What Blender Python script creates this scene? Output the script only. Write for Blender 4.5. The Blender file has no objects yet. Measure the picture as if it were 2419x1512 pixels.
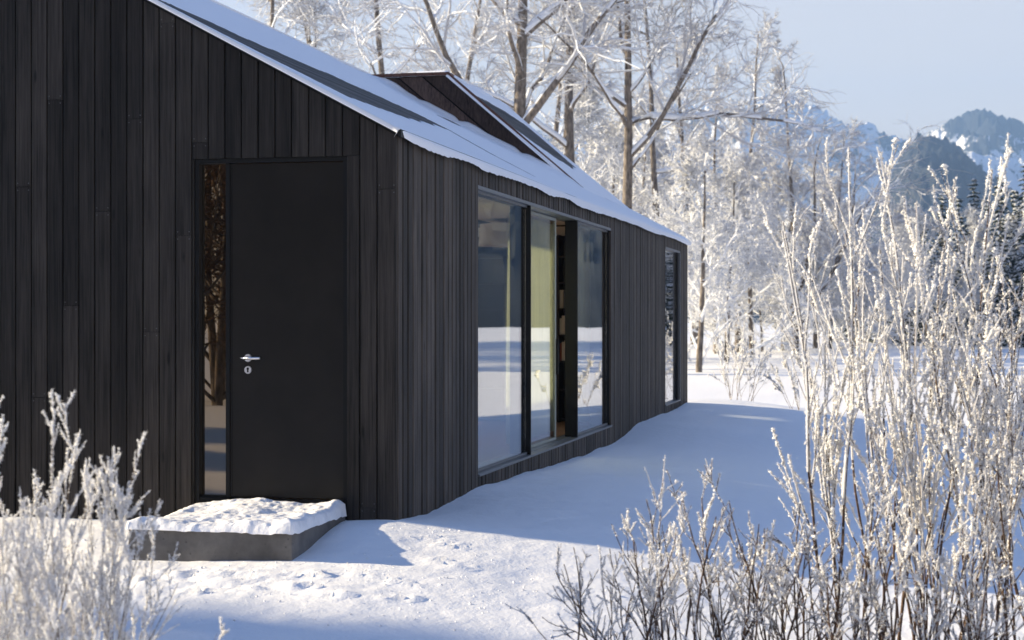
import bpy, math, random
import numpy as np
from mathutils import Vector, noise as mnoise

# ------------------------------------------------------------------ camera, sky, sun, exposure
scene = bpy.context.scene
TH = math.radians(12.62)
CAM = (3.57, -12.01, 1.335)
FW = (-math.sin(TH), math.cos(TH)); RT = (math.cos(TH), math.sin(TH)); FPX = 4014.0
cam_data = bpy.data.cameras.new('camera'); cam = bpy.data.objects.new('camera', cam_data)
scene.collection.objects.link(cam); scene.camera = cam
cam.location = CAM; cam.rotation_euler = (math.pi/2, 0, TH)
cam_data.sensor_width = 36.0; cam_data.lens = 36.0*FPX/2418.0
cam_data.clip_start = 0.1; cam_data.clip_end = 20000
cam_data.dof.use_dof = True; cam_data.dof.focus_distance = 15.0; cam_data.dof.aperture_fstop = 3.2

SUN_EL = math.radians(18.0)
SUN_AZ = math.radians(-90.0)          # the sun stands in -X, square to the gable
world = bpy.data.worlds.new('World'); scene.world = world; world.use_nodes = True
wn = world.node_tree.nodes; wl = world.node_tree.links
sky = wn.new('ShaderNodeTexSky'); sky.sky_type = 'NISHITA'; sky.sun_disc = False
sky.sun_elevation = SUN_EL; sky.sun_rotation = SUN_AZ; sky.altitude = 600
sky.air_density = 1.0; sky.dust_density = 0.3; sky.ozone_density = 4.0
tc = wn.new('ShaderNodeTexCoord'); mp = wn.new('ShaderNodeMapping'); mp.inputs['Scale'].default_value = (1.2, 1.2, 5.0)
cl = wn.new('ShaderNodeTexNoise'); cl.inputs['Scale'].default_value = 1.6; cl.inputs['Detail'].default_value = 5; cl.inputs['Roughness'].default_value = 0.55
cr = wn.new('ShaderNodeMapRange'); cr.inputs[1].default_value = 0.40; cr.inputs[2].default_value = 0.72; cr.inputs[3].default_value = 0.90; cr.inputs[4].default_value = 1.0
mx = wn.new('ShaderNodeMix'); mx.data_type = 'RGBA'
wl.new(tc.outputs['Generated'], mp.inputs[0]); wl.new(mp.outputs[0], cl.inputs[0]); wl.new(cl.outputs[0], cr.inputs[0])
sx = wn.new('ShaderNodeSeparateXYZ'); wl.new(tc.outputs['Generated'], sx.inputs[0])
el = wn.new('ShaderNodeMapRange'); el.interpolation_type = 'SMOOTHSTEP'; el.inputs[1].default_value = 0.02; el.inputs[2].default_value = 0.60; el.inputs[3].default_value = 1.0; el.inputs[4].default_value = 0.06
wl.new(sx.outputs[2], el.inputs[0])
ml = wn.new('ShaderNodeMath'); ml.operation = 'MULTIPLY'; wl.new(cr.outputs[0], ml.inputs[0]); wl.new(el.outputs[0], ml.inputs[1])
tint = wn.new('ShaderNodeMix'); tint.data_type = 'RGBA'; tint.blend_type = 'MULTIPLY'; tint.inputs[0].default_value = 1.0; tint.inputs[7].default_value = (0.73, 1.0, 1.28, 1)
wl.new(sky.outputs[0], tint.inputs[6])
wl.new(ml.outputs[0], mx.inputs[0]); wl.new(tint.outputs[2], mx.inputs[6]); mx.inputs[7].default_value = (5.45, 4.75, 3.85, 1)
bg = wn['Background']; wl.new(mx.outputs[2], bg.inputs[0]); bg.inputs[1].default_value = 0.062

sun_l = bpy.data.lights.new('sun', 'SUN'); sun_l.energy = 5.0; sun_l.angle = math.radians(0.53); sun_l.color = (1.0, 0.835, 0.56)
sun_o = bpy.data.objects.new('sun', sun_l); scene.collection.objects.link(sun_o)
sd = Vector((math.cos(SUN_EL), -0.004, -math.sin(SUN_EL)))
sun_o.rotation_euler = sd.to_track_quat('-Z', 'Y').to_euler(); sun_o.location = (-20, -10, 20)

vs = scene.view_settings; vs.view_transform = 'Standard'; vs.look = 'None'; vs.gamma = 1.0; vs.use_curve_mapping = False
vs.exposure = 1.66
scene.render.engine = 'CYCLES'
scene.cycles.use_denoising = True
scene.cycles.max_bounces = 8; scene.cycles.transparent_max_bounces = 16; scene.cycles.volume_bounces = 0
scene.cycles.sample_clamp_indirect = 6.0

rng = random.Random(7); nr = np.random.default_rng(11)
COL = scene.collection

# ------------------------------------------------------------------ helpers
def at(px, Z):
    u = (px-1209.0)/FPX
    return (CAM[0]+Z*(FW[0]+RT[0]*u), CAM[1]+Z*(FW[1]+RT[1]*u))

def tag(o, label=None, cat=None, group=None, kind=None):
    if label: o['label'] = label
    if cat: o['category'] = cat
    if group: o['group'] = group
    if kind: o['kind'] = kind
    return o

def empty(name, loc=(0,0,0), rz=0.0, sc=1.0):
    o = bpy.data.objects.new(name, None); COL.objects.link(o); o.location = loc; o.rotation_euler = (0,0,rz)
    o.scale = (sc,)*3; o.empty_display_size = 0.2
    return o

def link_mesh(name, me, mat=None, parent=None, loc=(0,0,0)):
    o = bpy.data.objects.new(name, me); COL.objects.link(o); o.location = loc
    if mat is not None and len(me.materials) == 0: me.materials.append(mat)
    if parent is not None: o.parent = parent
    return o

def fast_mesh(name, V, Fc, smooth=True):
    """V (n,3), Fc (m,k) with k=3 or 4"""
    me = bpy.data.meshes.new(name); V = np.asarray(V, dtype=np.float32); Fc = np.asarray(Fc, dtype=np.int32)
    n, m, k = len(V), len(Fc), Fc.shape[1]
    me.vertices.add(n); me.vertices.foreach_set('co', V.ravel())
    me.loops.add(m*k); me.loops.foreach_set('vertex_index', Fc.ravel())
    me.polygons.add(m); me.polygons.foreach_set('loop_start', np.arange(0, m*k, k, dtype=np.int32))
    me.polygons.foreach_set('loop_total', np.full(m, k, dtype=np.int32))
    me.polygons.foreach_set('use_smooth', np.full(m, smooth, dtype=bool))
    me.update(calc_edges=True); me.validate()
    return me

class MB:
    """collects boxes and prisms into one mesh"""
    def __init__(s): s.v = []; s.f = []
    def box(s, x0, x1, y0, y1, z0, z1):
        b = len(s.v)
        s.v += [(x0,y0,z0),(x1,y0,z0),(x1,y1,z0),(x0,y1,z0),(x0,y0,z1),(x1,y0,z1),(x1,y1,z1),(x0,y1,z1)]
        s.f += [tuple(b+i for i in q) for q in ((3,2,1,0),(4,5,6,7),(0,1,5,4),(1,2,6,5),(2,3,7,6),(3,0,4,7))]
        return s
    def loft(s, A, B):
        """prism between two same-length rings"""
        b = len(s.v); n = len(A); s.v += list(A)+list(B)
        s.f += [(b+i, b+(i+1) % n, b+n+(i+1) % n, b+n+i) for i in range(n)]
        s.f += [tuple(b+i for i in reversed(range(n))), tuple(b+n+i for i in range(n))]
        return s
    def tube(s, p, q, r0, r1, k=10):
        p = Vector(p); q = Vector(q); t = (q-p).normalized(); u = t.orthogonal().normalized(); w = t.cross(u)
        ring = lambda c, r: [tuple(c+(u*math.cos(a)+w*math.sin(a))*r) for a in [2*math.pi*i/k for i in range(k)]]
        return s.loft(ring(p, r0), ring(q, r1))
    def build(s, name, mat, parent=None, bevel=0.0, smooth=False):
        me = bpy.data.meshes.new(name); me.from_pydata([tuple(v) for v in s.v], [], s.f); me.update()
        import bmesh
        bm = bmesh.new(); bm.from_mesh(me); bmesh.ops.recalc_face_normals(bm, faces=bm.faces); bm.to_mesh(me); bm.free()
        if smooth: me.polygons.foreach_set('use_smooth', [True]*len(me.polygons))
        o = link_mesh(name, me, mat, parent)
        if bevel > 0:
            m = o.modifiers.new('edge', 'BEVEL'); m.width = bevel; m.segments = 2; m.limit_method = 'ANGLE'
        return o

# smooth value noise on numpy arrays
_perm = np.random.default_rng(5).random((256, 256)).astype(np.float32)
def vnoise(x, y):
    x = np.asarray(x, float); y = np.asarray(y, float)
    xi = np.floor(x).astype(int); yi = np.floor(y).astype(int); fx = x-xi; fy = y-yi
    fx = fx*fx*fx*(fx*(fx*6-15)+10); fy = fy*fy*fy*(fy*(fy*6-15)+10)
    g = lambda a, b: _perm[a & 255, b & 255]
    return (g(xi,yi)*(1-fx)+g(xi+1,yi)*fx)*(1-fy)+(g(xi,yi+1)*(1-fx)+g(xi+1,yi+1)*fx)*fy - 0.5
def fbm(x, y, o=4, g=0.5):
    s = 0; a = 1.0; fq = 1.0
    for i in range(o):
        s = s+a*vnoise(x*fq+17.3*i, y*fq-9.1*i); a *= g; fq *= 2.03
    return s
def sstep(a, b, x):
    t = np.clip((np.asarray(x, float)-a)/(b-a), 0, 1); return t*t*(3-2*t)

# ------------------------------------------------------------------ materials
class NT:
    def __init__(s, name):
        s.m = bpy.data.materials.new(name); s.m.use_nodes = True
        s.n = s.m.node_tree.nodes; s.l = s.m.node_tree.links; s.n.clear()
        s.out = s.n.new('ShaderNodeOutputMaterial')
    def node(s, typ, **kw):
        nd = s.n.new(typ)
        for k, v in kw.items():
            if k.startswith('i_'):
                key = k[2:]; nd.inputs[int(key) if key.isdigit() else key.replace('_', ' ')].default_value = v
            else: setattr(nd, k, v)
        return nd
    def link(s, a, b): s.l.new(a, b)
    def noise(s, vec, scale, detail=4, rough=0.55, out=0):
        nd = s.node('ShaderNodeTexNoise'); nd.inputs['Scale'].default_value = scale; nd.inputs['Detail'].default_value = detail
        nd.inputs['Roughness'].default_value = rough
        if vec is not None: s.link(vec, nd.inputs['Vector'])
        return nd.outputs[out]
    def mapping(s, vec, scale):
        nd = s.node('ShaderNodeMapping'); nd.inputs['Scale'].default_value = scale; s.link(vec, nd.inputs[0]); return nd.outputs[0]
    def pos(s): return s.node('ShaderNodeNewGeometry').outputs['Position']
    def rand(s): return s.node('ShaderNodeObjectInfo').outputs['Random']
    def ramp(s, fac, stops):
        nd = s.node('ShaderNodeValToRGB'); e = nd.color_ramp.elements
        e[0].position, e[0].color = stops[0][0], (*stops[0][1], 1); e[1].position, e[1].color = stops[-1][0], (*stops[-1][1], 1)
        for p, c in stops[1:-1]:
            x = e.new(p); x.color = (*c, 1)
        s.link(fac, nd.inputs[0]); return nd.outputs[0]
    def math(s, op, a, b=None):
        nd = s.node('ShaderNodeMath', operation=op)
        for i, v in enumerate((a, b)):
            if v is None: continue
            if isinstance(v, (int, float)): nd.inputs[i].default_value = v
            else: s.link(v, nd.inputs[i])
        return nd.outputs[0]
    def mix(s, fac, a, b):
        nd = s.node('ShaderNodeMix', data_type='RGBA')
        for i, v in ((0, fac), (6, a), (7, b)):
            if isinstance(v, (int, float)): nd.inputs[i].default_value = v
            elif isinstance(v, tuple): nd.inputs[i].default_value = (*v, 1)
            else: s.link(v, nd.inputs[i])
        return nd.outputs[2]
    def bump(s, h, strength=0.3, dist=0.01, normal=None):
        nd = s.node('ShaderNodeBump'); nd.inputs['Strength'].default_value = strength; nd.inputs['Distance'].default_value = dist
        s.link(h, nd.inputs['Height'])
        if normal is not None: s.link(normal, nd.inputs['Normal'])
        return nd.outputs[0]
    def bsdf(s, color, rough=0.6, normal=None, spec=0.5, metallic=0.0):
        p = s.node('ShaderNodeBsdfPrincipled')
        if isinstance(color, tuple): p.inputs['Base Color'].default_value = (*color, 1)
        else: s.link(color, p.inputs['Base Color'])
        if isinstance(rough, (int, float)): p.inputs['Roughness'].default_value = rough
        else: s.link(rough, p.inputs['Roughness'])
        p.inputs['Specular IOR Level'].default_value = spec; p.inputs['Metallic'].default_value = metallic
        if normal is not None: s.link(normal, p.inputs['Normal'])
        s.link(p.outputs[0], s.out.inputs[0]); return p

def m_wood(name, dark, light, vary=0.5, stretch=(38, 38, 0.9)):
    t = NT(name); p = t.pos(); g = t.mapping(p, stretch); r = t.rand()
    off = t.node('ShaderNodeVectorMath', operation='ADD'); cmb = t.node('ShaderNodeCombineXYZ')
    t.link(t.math('MULTIPLY', r, 53.0), cmb.inputs[2]); t.link(g, off.inputs[0]); t.link(cmb.outputs[0], off.inputs[1])
    n1 = t.noise(off.outputs[0], 1.6, 6, 0.65); n2 = t.noise(off.outputs[0], 6.0, 4, 0.6)
    blot = t.noise(t.mapping(p, (3.5, 3.5, 1.1)), 1.3, 3, 0.6)
    k = t.math('ADD', t.math('MULTIPLY', n1, 0.65), t.math('ADD', t.math('MULTIPLY', n2, 0.2), t.math('MULTIPLY', blot, 0.30)))
    c = t.ramp(k, [(0.42, dark), (0.72, light)])
    vb = t.math('ADD', 1.0-vary*0.5, t.math('MULTIPLY', r, vary))
    vm = t.node('ShaderNodeVectorMath', operation='SCALE'); t.link(c, vm.inputs[0]); t.link(vb, vm.inputs['Scale'])
    # small dark knots
    vo = t.node('ShaderNodeTexVoronoi'); vo.inputs['Scale'].default_value = 1.0; t.link(t.mapping(p, (6.5, 6.5, 1.7)), vo.inputs['Vector'])
    kn = t.node('ShaderNodeMapRange'); kn.inputs[1].default_value = 0.05; kn.inputs[2].default_value = 0.11; kn.inputs[3].default_value = 0.35; kn.inputs[4].default_value = 1.0
    t.link(vo.outputs['Distance'], kn.inputs[0])
    vk = t.node('ShaderNodeVectorMath', operation='SCALE'); t.link(vm.outputs[0], vk.inputs[0]); t.link(kn.outputs[0], vk.inputs['Scale'])
    t.bsdf(vk.outputs[0], 0.62, t.bump(t.math('ADD', n1, t.math('MULTIPLY', n2, 0.5)), 0.6, 0.004), 0.14)
    return t.m

def m_plain(name, col, rough=0.6, spec=0.4, metallic=0.0, nscale=0, namp=0.25, bump=0.0):
    t = NT(name)
    if nscale:
        n = t.noise(t.pos(), nscale, 5, 0.6)
        c = t.mix(n, tuple(x*(1-namp) for x in col), tuple(min(1, x*(1+namp)) for x in col))
        t.bsdf(c, rough, t.bump(n, bump, 0.01) if bump else None, spec, metallic)
    else: t.bsdf(col, rough, None, spec, metallic)
    return t.m

def m_snow(name, col=(0.86, 0.87, 0.89), fine=90.0, s1=0.35, s2=0.25, trans=0.0):
    t = NT(name); p = t.pos()
    a = t.noise(p, fine, 4, 0.65); b = t.noise(p, fine*0.16, 3, 0.55)
    nrm = t.bump(b, s2, 0.02); nrm = t.bump(a, s1, 0.004, nrm)
    c = t.mix(t.noise(p, 1.3, 4, 0.6), tuple(x*0.97 for x in col), col)
    pr = t.bsdf(c, 0.55, nrm, 0.25)
    if trans > 0:
        tr = t.node('ShaderNodeBsdfTranslucent'); tr.inputs[0].default_value = (*col, 1); ms = t.node('ShaderNodeMixShader'); ms.inputs[0].default_value = trans
        t.link(pr.outputs[0], ms.inputs[1]); t.link(tr.outputs[0], ms.inputs[2]); t.link(ms.outputs[0], t.out.inputs[0])
    return t.m

def m_frost(name, col, trans):
    t = NT(name)
    d = t.node('ShaderNodeBsdfDiffuse'); d.inputs[0].default_value = (*col, 1)
    tr = t.node('ShaderNodeBsdfTranslucent'); tr.inputs[0].default_value = (*col, 1)
    ms = t.node('ShaderNodeMixShader'); ms.inputs[0].default_value = trans
    t.link(d.outputs[0], ms.inputs[1]); t.link(tr.outputs[0], ms.inputs[2]); t.link(ms.outputs[0], t.out.inputs[0]); return t.m

def m_bark(name, a, b, scale=9.0):
    t = NT(name); p = t.mapping(t.pos(), (1, 1, 0.35)); n = t.noise(p, scale, 5, 0.65)
    t.bsdf(t.ramp(n, [(0.35, a), (0.65, b)]), 0.85, t.bump(n, 0.5, 0.02), 0.2); return t.m

def m_glass(name, ior, tint_t, tint_r):
    t = NT(name)
    ge = t.node('ShaderNodeNewGeometry'); dt = t.node('ShaderNodeVectorMath', operation='DOT_PRODUCT')
    t.link(ge.outputs['Normal'], dt.inputs[0]); t.link(ge.outputs['Incoming'], dt.inputs[1])
    sch = t.math('POWER', t.math('SUBTRACT', 1.0, t.math('ABSOLUTE', dt.outputs['Value'])), 5.0)
    fac = t.math('ADD', ior, t.math('MULTIPLY', sch, 1.0-ior))
    tr = t.node('ShaderNodeBsdfTransparent'); tr.inputs[0].default_value = (*tint_t, 1)
    gl = t.node('ShaderNodeBsdfGlossy'); gl.inputs[0].default_value = (*tint_r, 1); gl.inputs['Roughness'].default_value = 0.0
    n = t.noise(t.mapping(t.pos(), (1, 1, 0.5)), 0.9, 2, 0.4); t.link(t.bump(n, 0.012, 0.2), gl.inputs['Normal'])
    ms = t.node('ShaderNodeMixShader'); t.link(fac, ms.inputs[0]); t.link(tr.outputs[0], ms.inputs[1]); t.link(gl.outputs[0], ms.inputs[2])
    t.link(ms.outputs[0], t.out.inputs[0]); return t.m

M = {}
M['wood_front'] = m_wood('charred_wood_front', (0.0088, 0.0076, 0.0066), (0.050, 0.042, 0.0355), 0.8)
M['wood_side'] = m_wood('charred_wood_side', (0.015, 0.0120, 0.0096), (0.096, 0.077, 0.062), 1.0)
M['wood_roof'] = m_wood('roof_wood', (0.018, 0.018, 0.018), (0.10, 0.096, 0.092), 1.0, (38, 0.5, 38))
M['wood_cheek'] = m_wood('cheek_wood', (0.020, 0.013, 0.010), (0.105, 0.068, 0.052), 1.0, (30, 30, 6))
M['backing'] = m_plain('dark_backing', (0.006, 0.006, 0.006), 0.9, 0.1)
M['rust'] = m_plain('rusty_metal', (0.12, 0.055, 0.036), 0.55, 0.4, 0.3, 14, 0.5)
M['steel_dark'] = m_plain('dark_steel', (0.0105, 0.0086, 0.0070), 0.30, 0.24, 0.0, 2.6, 0.9)
M['frame_dark'] = m_plain('frame_black', (0.006, 0.0058, 0.0056), 0.5, 0.2, 0.0, 20, 0.3)
M['sill'] = m_plain('sill_zinc', (0.16, 0.165, 0.17), 0.45, 0.5, 0.6, 30, 0.2)
M['chrome'] = m_plain('brushed_steel', (0.72, 0.72, 0.74), 0.28, 0.5, 1.0)
M['screw'] = m_plain('screw_head', (0.12, 0.12, 0.13), 0.4, 0.5, 0.7)
M['black'] = m_plain('keyhole_black', (0.003, 0.003, 0.003), 0.8, 0.1)
M['glass'] = m_glass('window_glass', 0.17, (0.95, 0.96, 0.95), (0.97, 0.98, 1.0))
M['bronze'] = m_glass('bronze_glass', 0.70, (0.10, 0.08, 0.06), (0.27, 0.225, 0.18))
M['snow'] = m_snow('snow_ground', (0.86, 0.865, 0.88), 42.0, 0.9, 0.6)
M['snow_roof'] = m_snow('snow_roof', (0.87, 0.875, 0.89), 45.0, 0.25, 0.2)
M['snow_step'] = m_snow('snow_crusted', (0.88, 0.88, 0.89), 70.0, 0.7, 0.6)
M['snow_limb'] = m_frost('snow_on_limbs', (0.86, 0.90, 0.97), 0.15)
M['frost'] = m_frost('hoar_frost', (0.95, 0.95, 0.955), 0.5)
M['frost_far'] = m_frost('hoar_frost_far', (0.95, 0.96, 0.98), 0.45)
M['bark'] = m_bark('bark_brown', (0.06, 0.05, 0.043), (0.24, 0.205, 0.175))
M['stem'] = m_bark('shrub_stem', (0.030, 0.018, 0.012), (0.13, 0.080, 0.053), 60)
M['weed'] = m_bark('weed_stem', (0.10, 0.07, 0.045), (0.24, 0.18, 0.13), 60)
M['twig'] = m_frost('frosted_twig', (0.54, 0.545, 0.58), 0.2)
M['twig_dark'] = m_frost('brown_twig', (0.16, 0.105, 0.07), 0.1)
M['needle'] = m_frost('spruce_needles', (0.030, 0.042, 0.030), 0.05)
M['floor'] = m_wood('floor_oak', (0.22, 0.10, 0.035), (0.45, 0.23, 0.09), 0.1)
M['plaster'] = m_plain('plaster_white', (0.72, 0.71, 0.66), 0.8, 0.2)
M['shelf'] = m_plain('shelf_dark', (0.035, 0.03, 0.026), 0.6, 0.3)

def m_concrete():
    t = NT('concrete'); p = t.pos()
    a = t.noise(p, 3.2, 6, 0.62); b = t.noise(p, 55, 4, 0.6)
    vo = t.node('ShaderNodeTexVoronoi'); vo.inputs['Scale'].default_value = 16; t.link(p, vo.inputs['Vector'])
    pit = t.node('ShaderNodeMapRange'); pit.inputs[1].default_value = 0.05; pit.inputs[2].default_value = 0.14; t.link(vo.outputs['Distance'], pit.inputs[0])
    c = t.ramp(a, [(0.3, (0.06, 0.056, 0.052)), (0.5, (0.13, 0.122, 0.114)), (0.72, (0.22, 0.205, 0.188))])
    c = t.mix(t.math('MULTIPLY', b, 0.5), c, (0.10, 0.095, 0.09))
    vk = t.node('ShaderNodeVectorMath', operation='SCALE'); t.link(c, vk.inputs[0])
    t.link(t.math('ADD', 0.55, t.math('MULTIPLY', pit.outputs[0], 0.45)), vk.inputs['Scale'])
    t.bsdf(vk.outputs[0], 0.85, t.bump(t.math('ADD', b, pit.outputs[0]), 0.4, 0.004), 0.25); return t.m
M['concrete'] = m_concrete()

def m_curtain():
    t = NT('curtain_linen'); col = (0.70, 0.72, 0.56)
    n = t.noise(t.mapping(t.pos(), (60, 60, 0.4)), 1.0, 3, 0.6); c = t.mix(n, (0.74, 0.77, 0.60), (0.90, 0.92, 0.76))
    d = t.node('ShaderNodeBsdfDiffuse'); t.link(c, d.inputs[0]); tr = t.node('ShaderNodeBsdfTranslucent'); t.link(c, tr.inputs[0])
    ms = t.node('ShaderNodeMixShader'); ms.inputs[0].default_value = 0.70
    t.link(d.outputs[0], ms.inputs[1]); t.link(tr.outputs[0], ms.inputs[2]); t.link(ms.outputs[0], t.out.inputs[0]); return t.m
M['curtain'] = m_curtain()

def m_mountain():
    t = NT('mountain_cover'); p = t.pos()
    at_ = t.node('ShaderNodeAttribute'); at_.attribute_name = 'forest'
    a = t.noise(t.mapping(p, (1, 1, 1.6)), 0.012, 6, 0.7); b = t.noise(t.mapping(p, (1, 1, .45)), 0.055, 5, 0.75)
    k = t.math('ADD', at_.outputs['Fac'], t.math('ADD', t.math('MULTIPLY', t.math('SUBTRACT', a, 0.5), 1.7), t.math('MULTIPLY', t.math('SUBTRACT', b, 0.5), 1.9)))
    mr = t.node('ShaderNodeMapRange'); mr.inputs[1].default_value = 0.44; mr.inputs[2].default_value = 0.56; t.link(k, mr.inputs[0])
    forest = t.mix(b, (0.008, 0.011, 0.013), (0.045, 0.05, 0.055))
    t.bsdf(t.mix(mr.outputs[0], (0.82, 0.83, 0.85), forest), 0.9, None, 0.1); return t.m
M['mountain'] = m_mountain()

# ------------------------------------------------------------------ ground: one sheet, fine near the house, coarse to the horizon
def axis(fine0, fine1, d, lo, hi, grow):
    a = list(np.arange(fine0, fine1+1e-6, d)); s = d
    while a[-1] < hi: s *= grow; a.append(a[-1]+s)
    s = d; b = []
    x = fine0
    while x > lo: s *= grow; x -= s; b.append(x)
    return np.array(b[::-1]+a)
wall_y = np.array([-3, 0, .8, 2.4, 3.8, 5.8, 9.7, 10.8, 12, 14.7, 18, 20, 30])
wall_z = np.array([-.19, -.182, -.204, -.18, -.18, -.214, -.262, -.235, -.155, -.148, -.12, -.16, -.5])
FOOT = [(-1.35+0.33*i+rng.uniform(-.05,.05), -1.95-0.10*math.sin(i*1.3)+rng.uniform(-.07,.07)) for i in range(7)]
FOOT += [(0.05+.22*i+rng.uniform(-.04,.04), -1.50-.05*i+rng.uniform(-.08,.08)) for i in range(3)]
FOOT += [(0.42, -.42), (0.62, -.55), (.62, -.98), (.80, -1.05), (-1.0, -1.55), (-.72, -1.6), (-.4, -1.7), (-.15, -1.55), (-1.5, -1.5), (-1.2, -1.75)]
PRINTS = [(x+rng.uniform(-.10,.10), y+rng.uniform(-.07,.07), rng.uniform(.014,.034), rng.uniform(.011,.026)) for x, y in FOOT for _ in range(11)]
def ground_h(x, y):
    x = np.asarray(x, float); y = np.asarray(y, float)
    zw = np.interp(y, wall_y, wall_z)
    dx = np.maximum(x, 0)
    # fall away from the long wall, then the level field
    z = zw - 0.34*sstep(0.1, 4.5, dx) - 0.30*sstep(4, 11, dx)
    # in front of the gable
    fy = np.maximum(-y, 0); z = z - (0.13*sstep(0, 1.3, fy) + 0.17*sstep(1.0, 3.2, fy))*(1-0.55*sstep(0.5, 4, dx))
    # behind the house the mound ends and the field lies lower
    fz = -1.25+0.80*sstep(38, 80, y)
    z = z*(1-sstep(19.5, 30, y)) + fz*sstep(19.5, 30, y)
    far = np.maximum(np.hypot(x-1, y-5)-25, 0)
    z = np.where(far > 0, z*(1-sstep(0, 25, far)) + fz*sstep(0, 25, far), z)
    near = np.exp(-np.maximum(np.hypot(x-1, y)-4, 0)/12.0)
    z = z + 0.05*fbm(x*0.45, y*0.45, 3)*(0.5+near) + 0.012*fbm(x*2.3, y*2.3, 3)*near + 0.004*fbm(x*9, y*9, 2)*near
    z = z + 0.16*fbm(x*0.06+4, y*0.12, 4)*sstep(10, 45, np.hypot(x, y-5))
    # wind-drawn ridges and old tracks across the field behind
    z = z + 0.05*fbm(x*0.35, y*1.6+3, 3)*sstep(20, 28, y)*(1-sstep(60, 130, y))
    # drift against the long wall
    z = z + 0.016*np.exp(-dx/0.35)*(x > -0.2)*(0.5+fbm(y*1.2, x*0+2, 3))*sstep(0.4, 1.2, y)*(1-sstep(17.5, 18.5, y))
    # heap thrown up beside the step
    z = z + 0.025*np.exp(-((x+0.10)/0.34)**2-((y+0.45)/0.60)**2)
    for (px, py, r, dpt) in PRINTS:
        q = ((x-px)/r)**2+((y-py)/(r*0.7))**2
        z = z - dpt*np.exp(-q) + dpt*0.55*np.exp(-(np.sqrt(q)-1.7)**2*3)
    # churned crust in front of the step
    ch = np.exp(-((x+0.75)/1.15)**2-((y+1.75)/0.33)**2)
    z = z + ch*(0.030*fbm(x*8, y*12, 3) + 0.014*fbm(x*22, y*30, 2))
    return z
gx = axis(-3.2, 4.6, 0.04, -6000, 6000, 1.085)
ya = list(np.arange(-3.4, 1.5, 0.04)); s_ = 0.04
while ya[-1] < 22: s_ = min(s_*1.05, 0.14); ya.append(ya[-1]+s_)
while ya[-1] < 7000: s_ *= 1.07; ya.append(ya[-1]+s_)
yb = []; y_ = -3.4; s_ = 0.04
while y_ > -3000: s_ *= 1.10; y_ -= s_; yb.append(y_)
gy = np.array(yb[::-1]+ya)
GX, GY = np.meshgrid(gx, gy); GZ = ground_h(GX, GY)
nx, ny = len(gx), len(gy)
ii = (np.arange(ny-1)[:, None]*nx+np.arange(nx-1)[None, :]).ravel()
ground = link_mesh('snowy_ground', fast_mesh('snowy_ground', np.stack([GX, GY, GZ], -1).reshape(-1, 3), np.stack([ii, ii+1, ii+nx+1, ii+nx], -1)), M['snow'])
tag(ground, 'snow covered ground sloping down from the dark house into a white field', kind='structure')

def gz(x, y): return float(ground_h(np.array([x]), np.array([y]))[0])

# ------------------------------------------------------------------ mountains (real ranges, several kilometres away)
def polar_mesh(name, knots, r0, r1, n_r, hfun):
    a = np.concatenate([np.linspace(k0, k1, kn, endpoint=False) for k0, k1, kn in knots]); n_a = len(a); r = np.linspace(r0, r1, n_r); A, Rr = np.meshgrid(a, r)
    u = (A-1209)/FPX
    X = CAM[0]+Rr*(FW[0]+RT[0]*u); Y = CAM[1]+Rr*(FW[1]+RT[1]*u)
    Z, Fo = hfun(A, Rr, X, Y)
    i = (np.arange(n_r-1)[:, None]*n_a+np.arange(n_a-1)[None, :]).ravel()
    me = fast_mesh(name, np.stack([X, Y, Z], -1).reshape(-1, 3), np.stack([i, i+1, i+n_a+1, i+n_a], -1))
    at_ = me.attributes.new('forest', 'FLOAT', 'POINT'); at_.data.foreach_set('value', Fo.ravel().astype(np.float32))
    o = link_mesh(name, me, M['mountain']); return o
sky_px = np.array([-2500, -800, 300, 900, 1300, 1600, 1760, 1880, 2000, 2080, 2150, 2200, 2240, 2275, 2300, 2340, 2390, 2440, 2550, 2800, 3200, 3800, 4600])
sky_y  = np.array([480, 400, 340, 310, 262, 190, 160, 190, 232, 262, 280, 262, 230, 216, 212, 222, 236, 268, 300, 230, 160, 190, 290])
def far_h(A, Rr, X, Y):
    top = (756-np.interp(A, sky_px, sky_y))/FPX*2900
    t = (Rr-1500)/1400.0; prof = np.where(t < 1, np.clip(t, 0, 1)**1.15, np.clip(1-(t-1)*0.6, 0, 1))
    crest = np.exp(-((t-1)/0.10)**2)
    ridge = (0.30-np.abs(fbm(X*0.0042, Y*0.0030, 4, 0.5)))*150*(1-0.80*crest) + (0.22-np.abs(fbm(X*0.012+7, Y*0.012, 4, 0.55)))*55*(1-0.55*crest)
    Z = top*prof + ridge*np.clip(t*1.5, 0, 1) + (9*fbm(X*0.05, Y*0.05, 3)+7*fbm(X*0.16, Y*0.16, 2))*np.clip(t, 0, 1)-40
    yy = 756-Z/Rr*FPX
    Fo = 0.30+0.75*np.exp(-((A-2330)/130)**2)*(sstep(330, 300, yy)-0.0) + 0.45*np.exp(-((A-2330)/200)**2-((yy-345)/16)**2) + 0.3*sstep(2000, 2100, A)*np.exp(-((A-2110)/60)**2)*sstep(380, 320, yy)
    Fo = Fo + 0.6*sstep(2480, 2650, A)
    return Z, Fo
o = polar_mesh('mountain', [(-2500, 1500, 110), (1500, 2500, 560), (2500, 4600, 120)], 1500, 3150, 150, far_h)
tag(o, 'hazy snow streaked mountain with a rounded wooded summit behind the trees', kind='structure')
sp_px = np.array([1600, 1900, 2030, 2085, 2130, 2170, 2210, 2255, 2300, 2360, 2418, 2520, 2700, 2900, 3200, 3700, 4400])
sp_y  = np.array([760, 700, 560, 450, 362, 326, 324, 350, 388, 432, 478, 520, 470, 400, 380, 400, 520])
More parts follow.
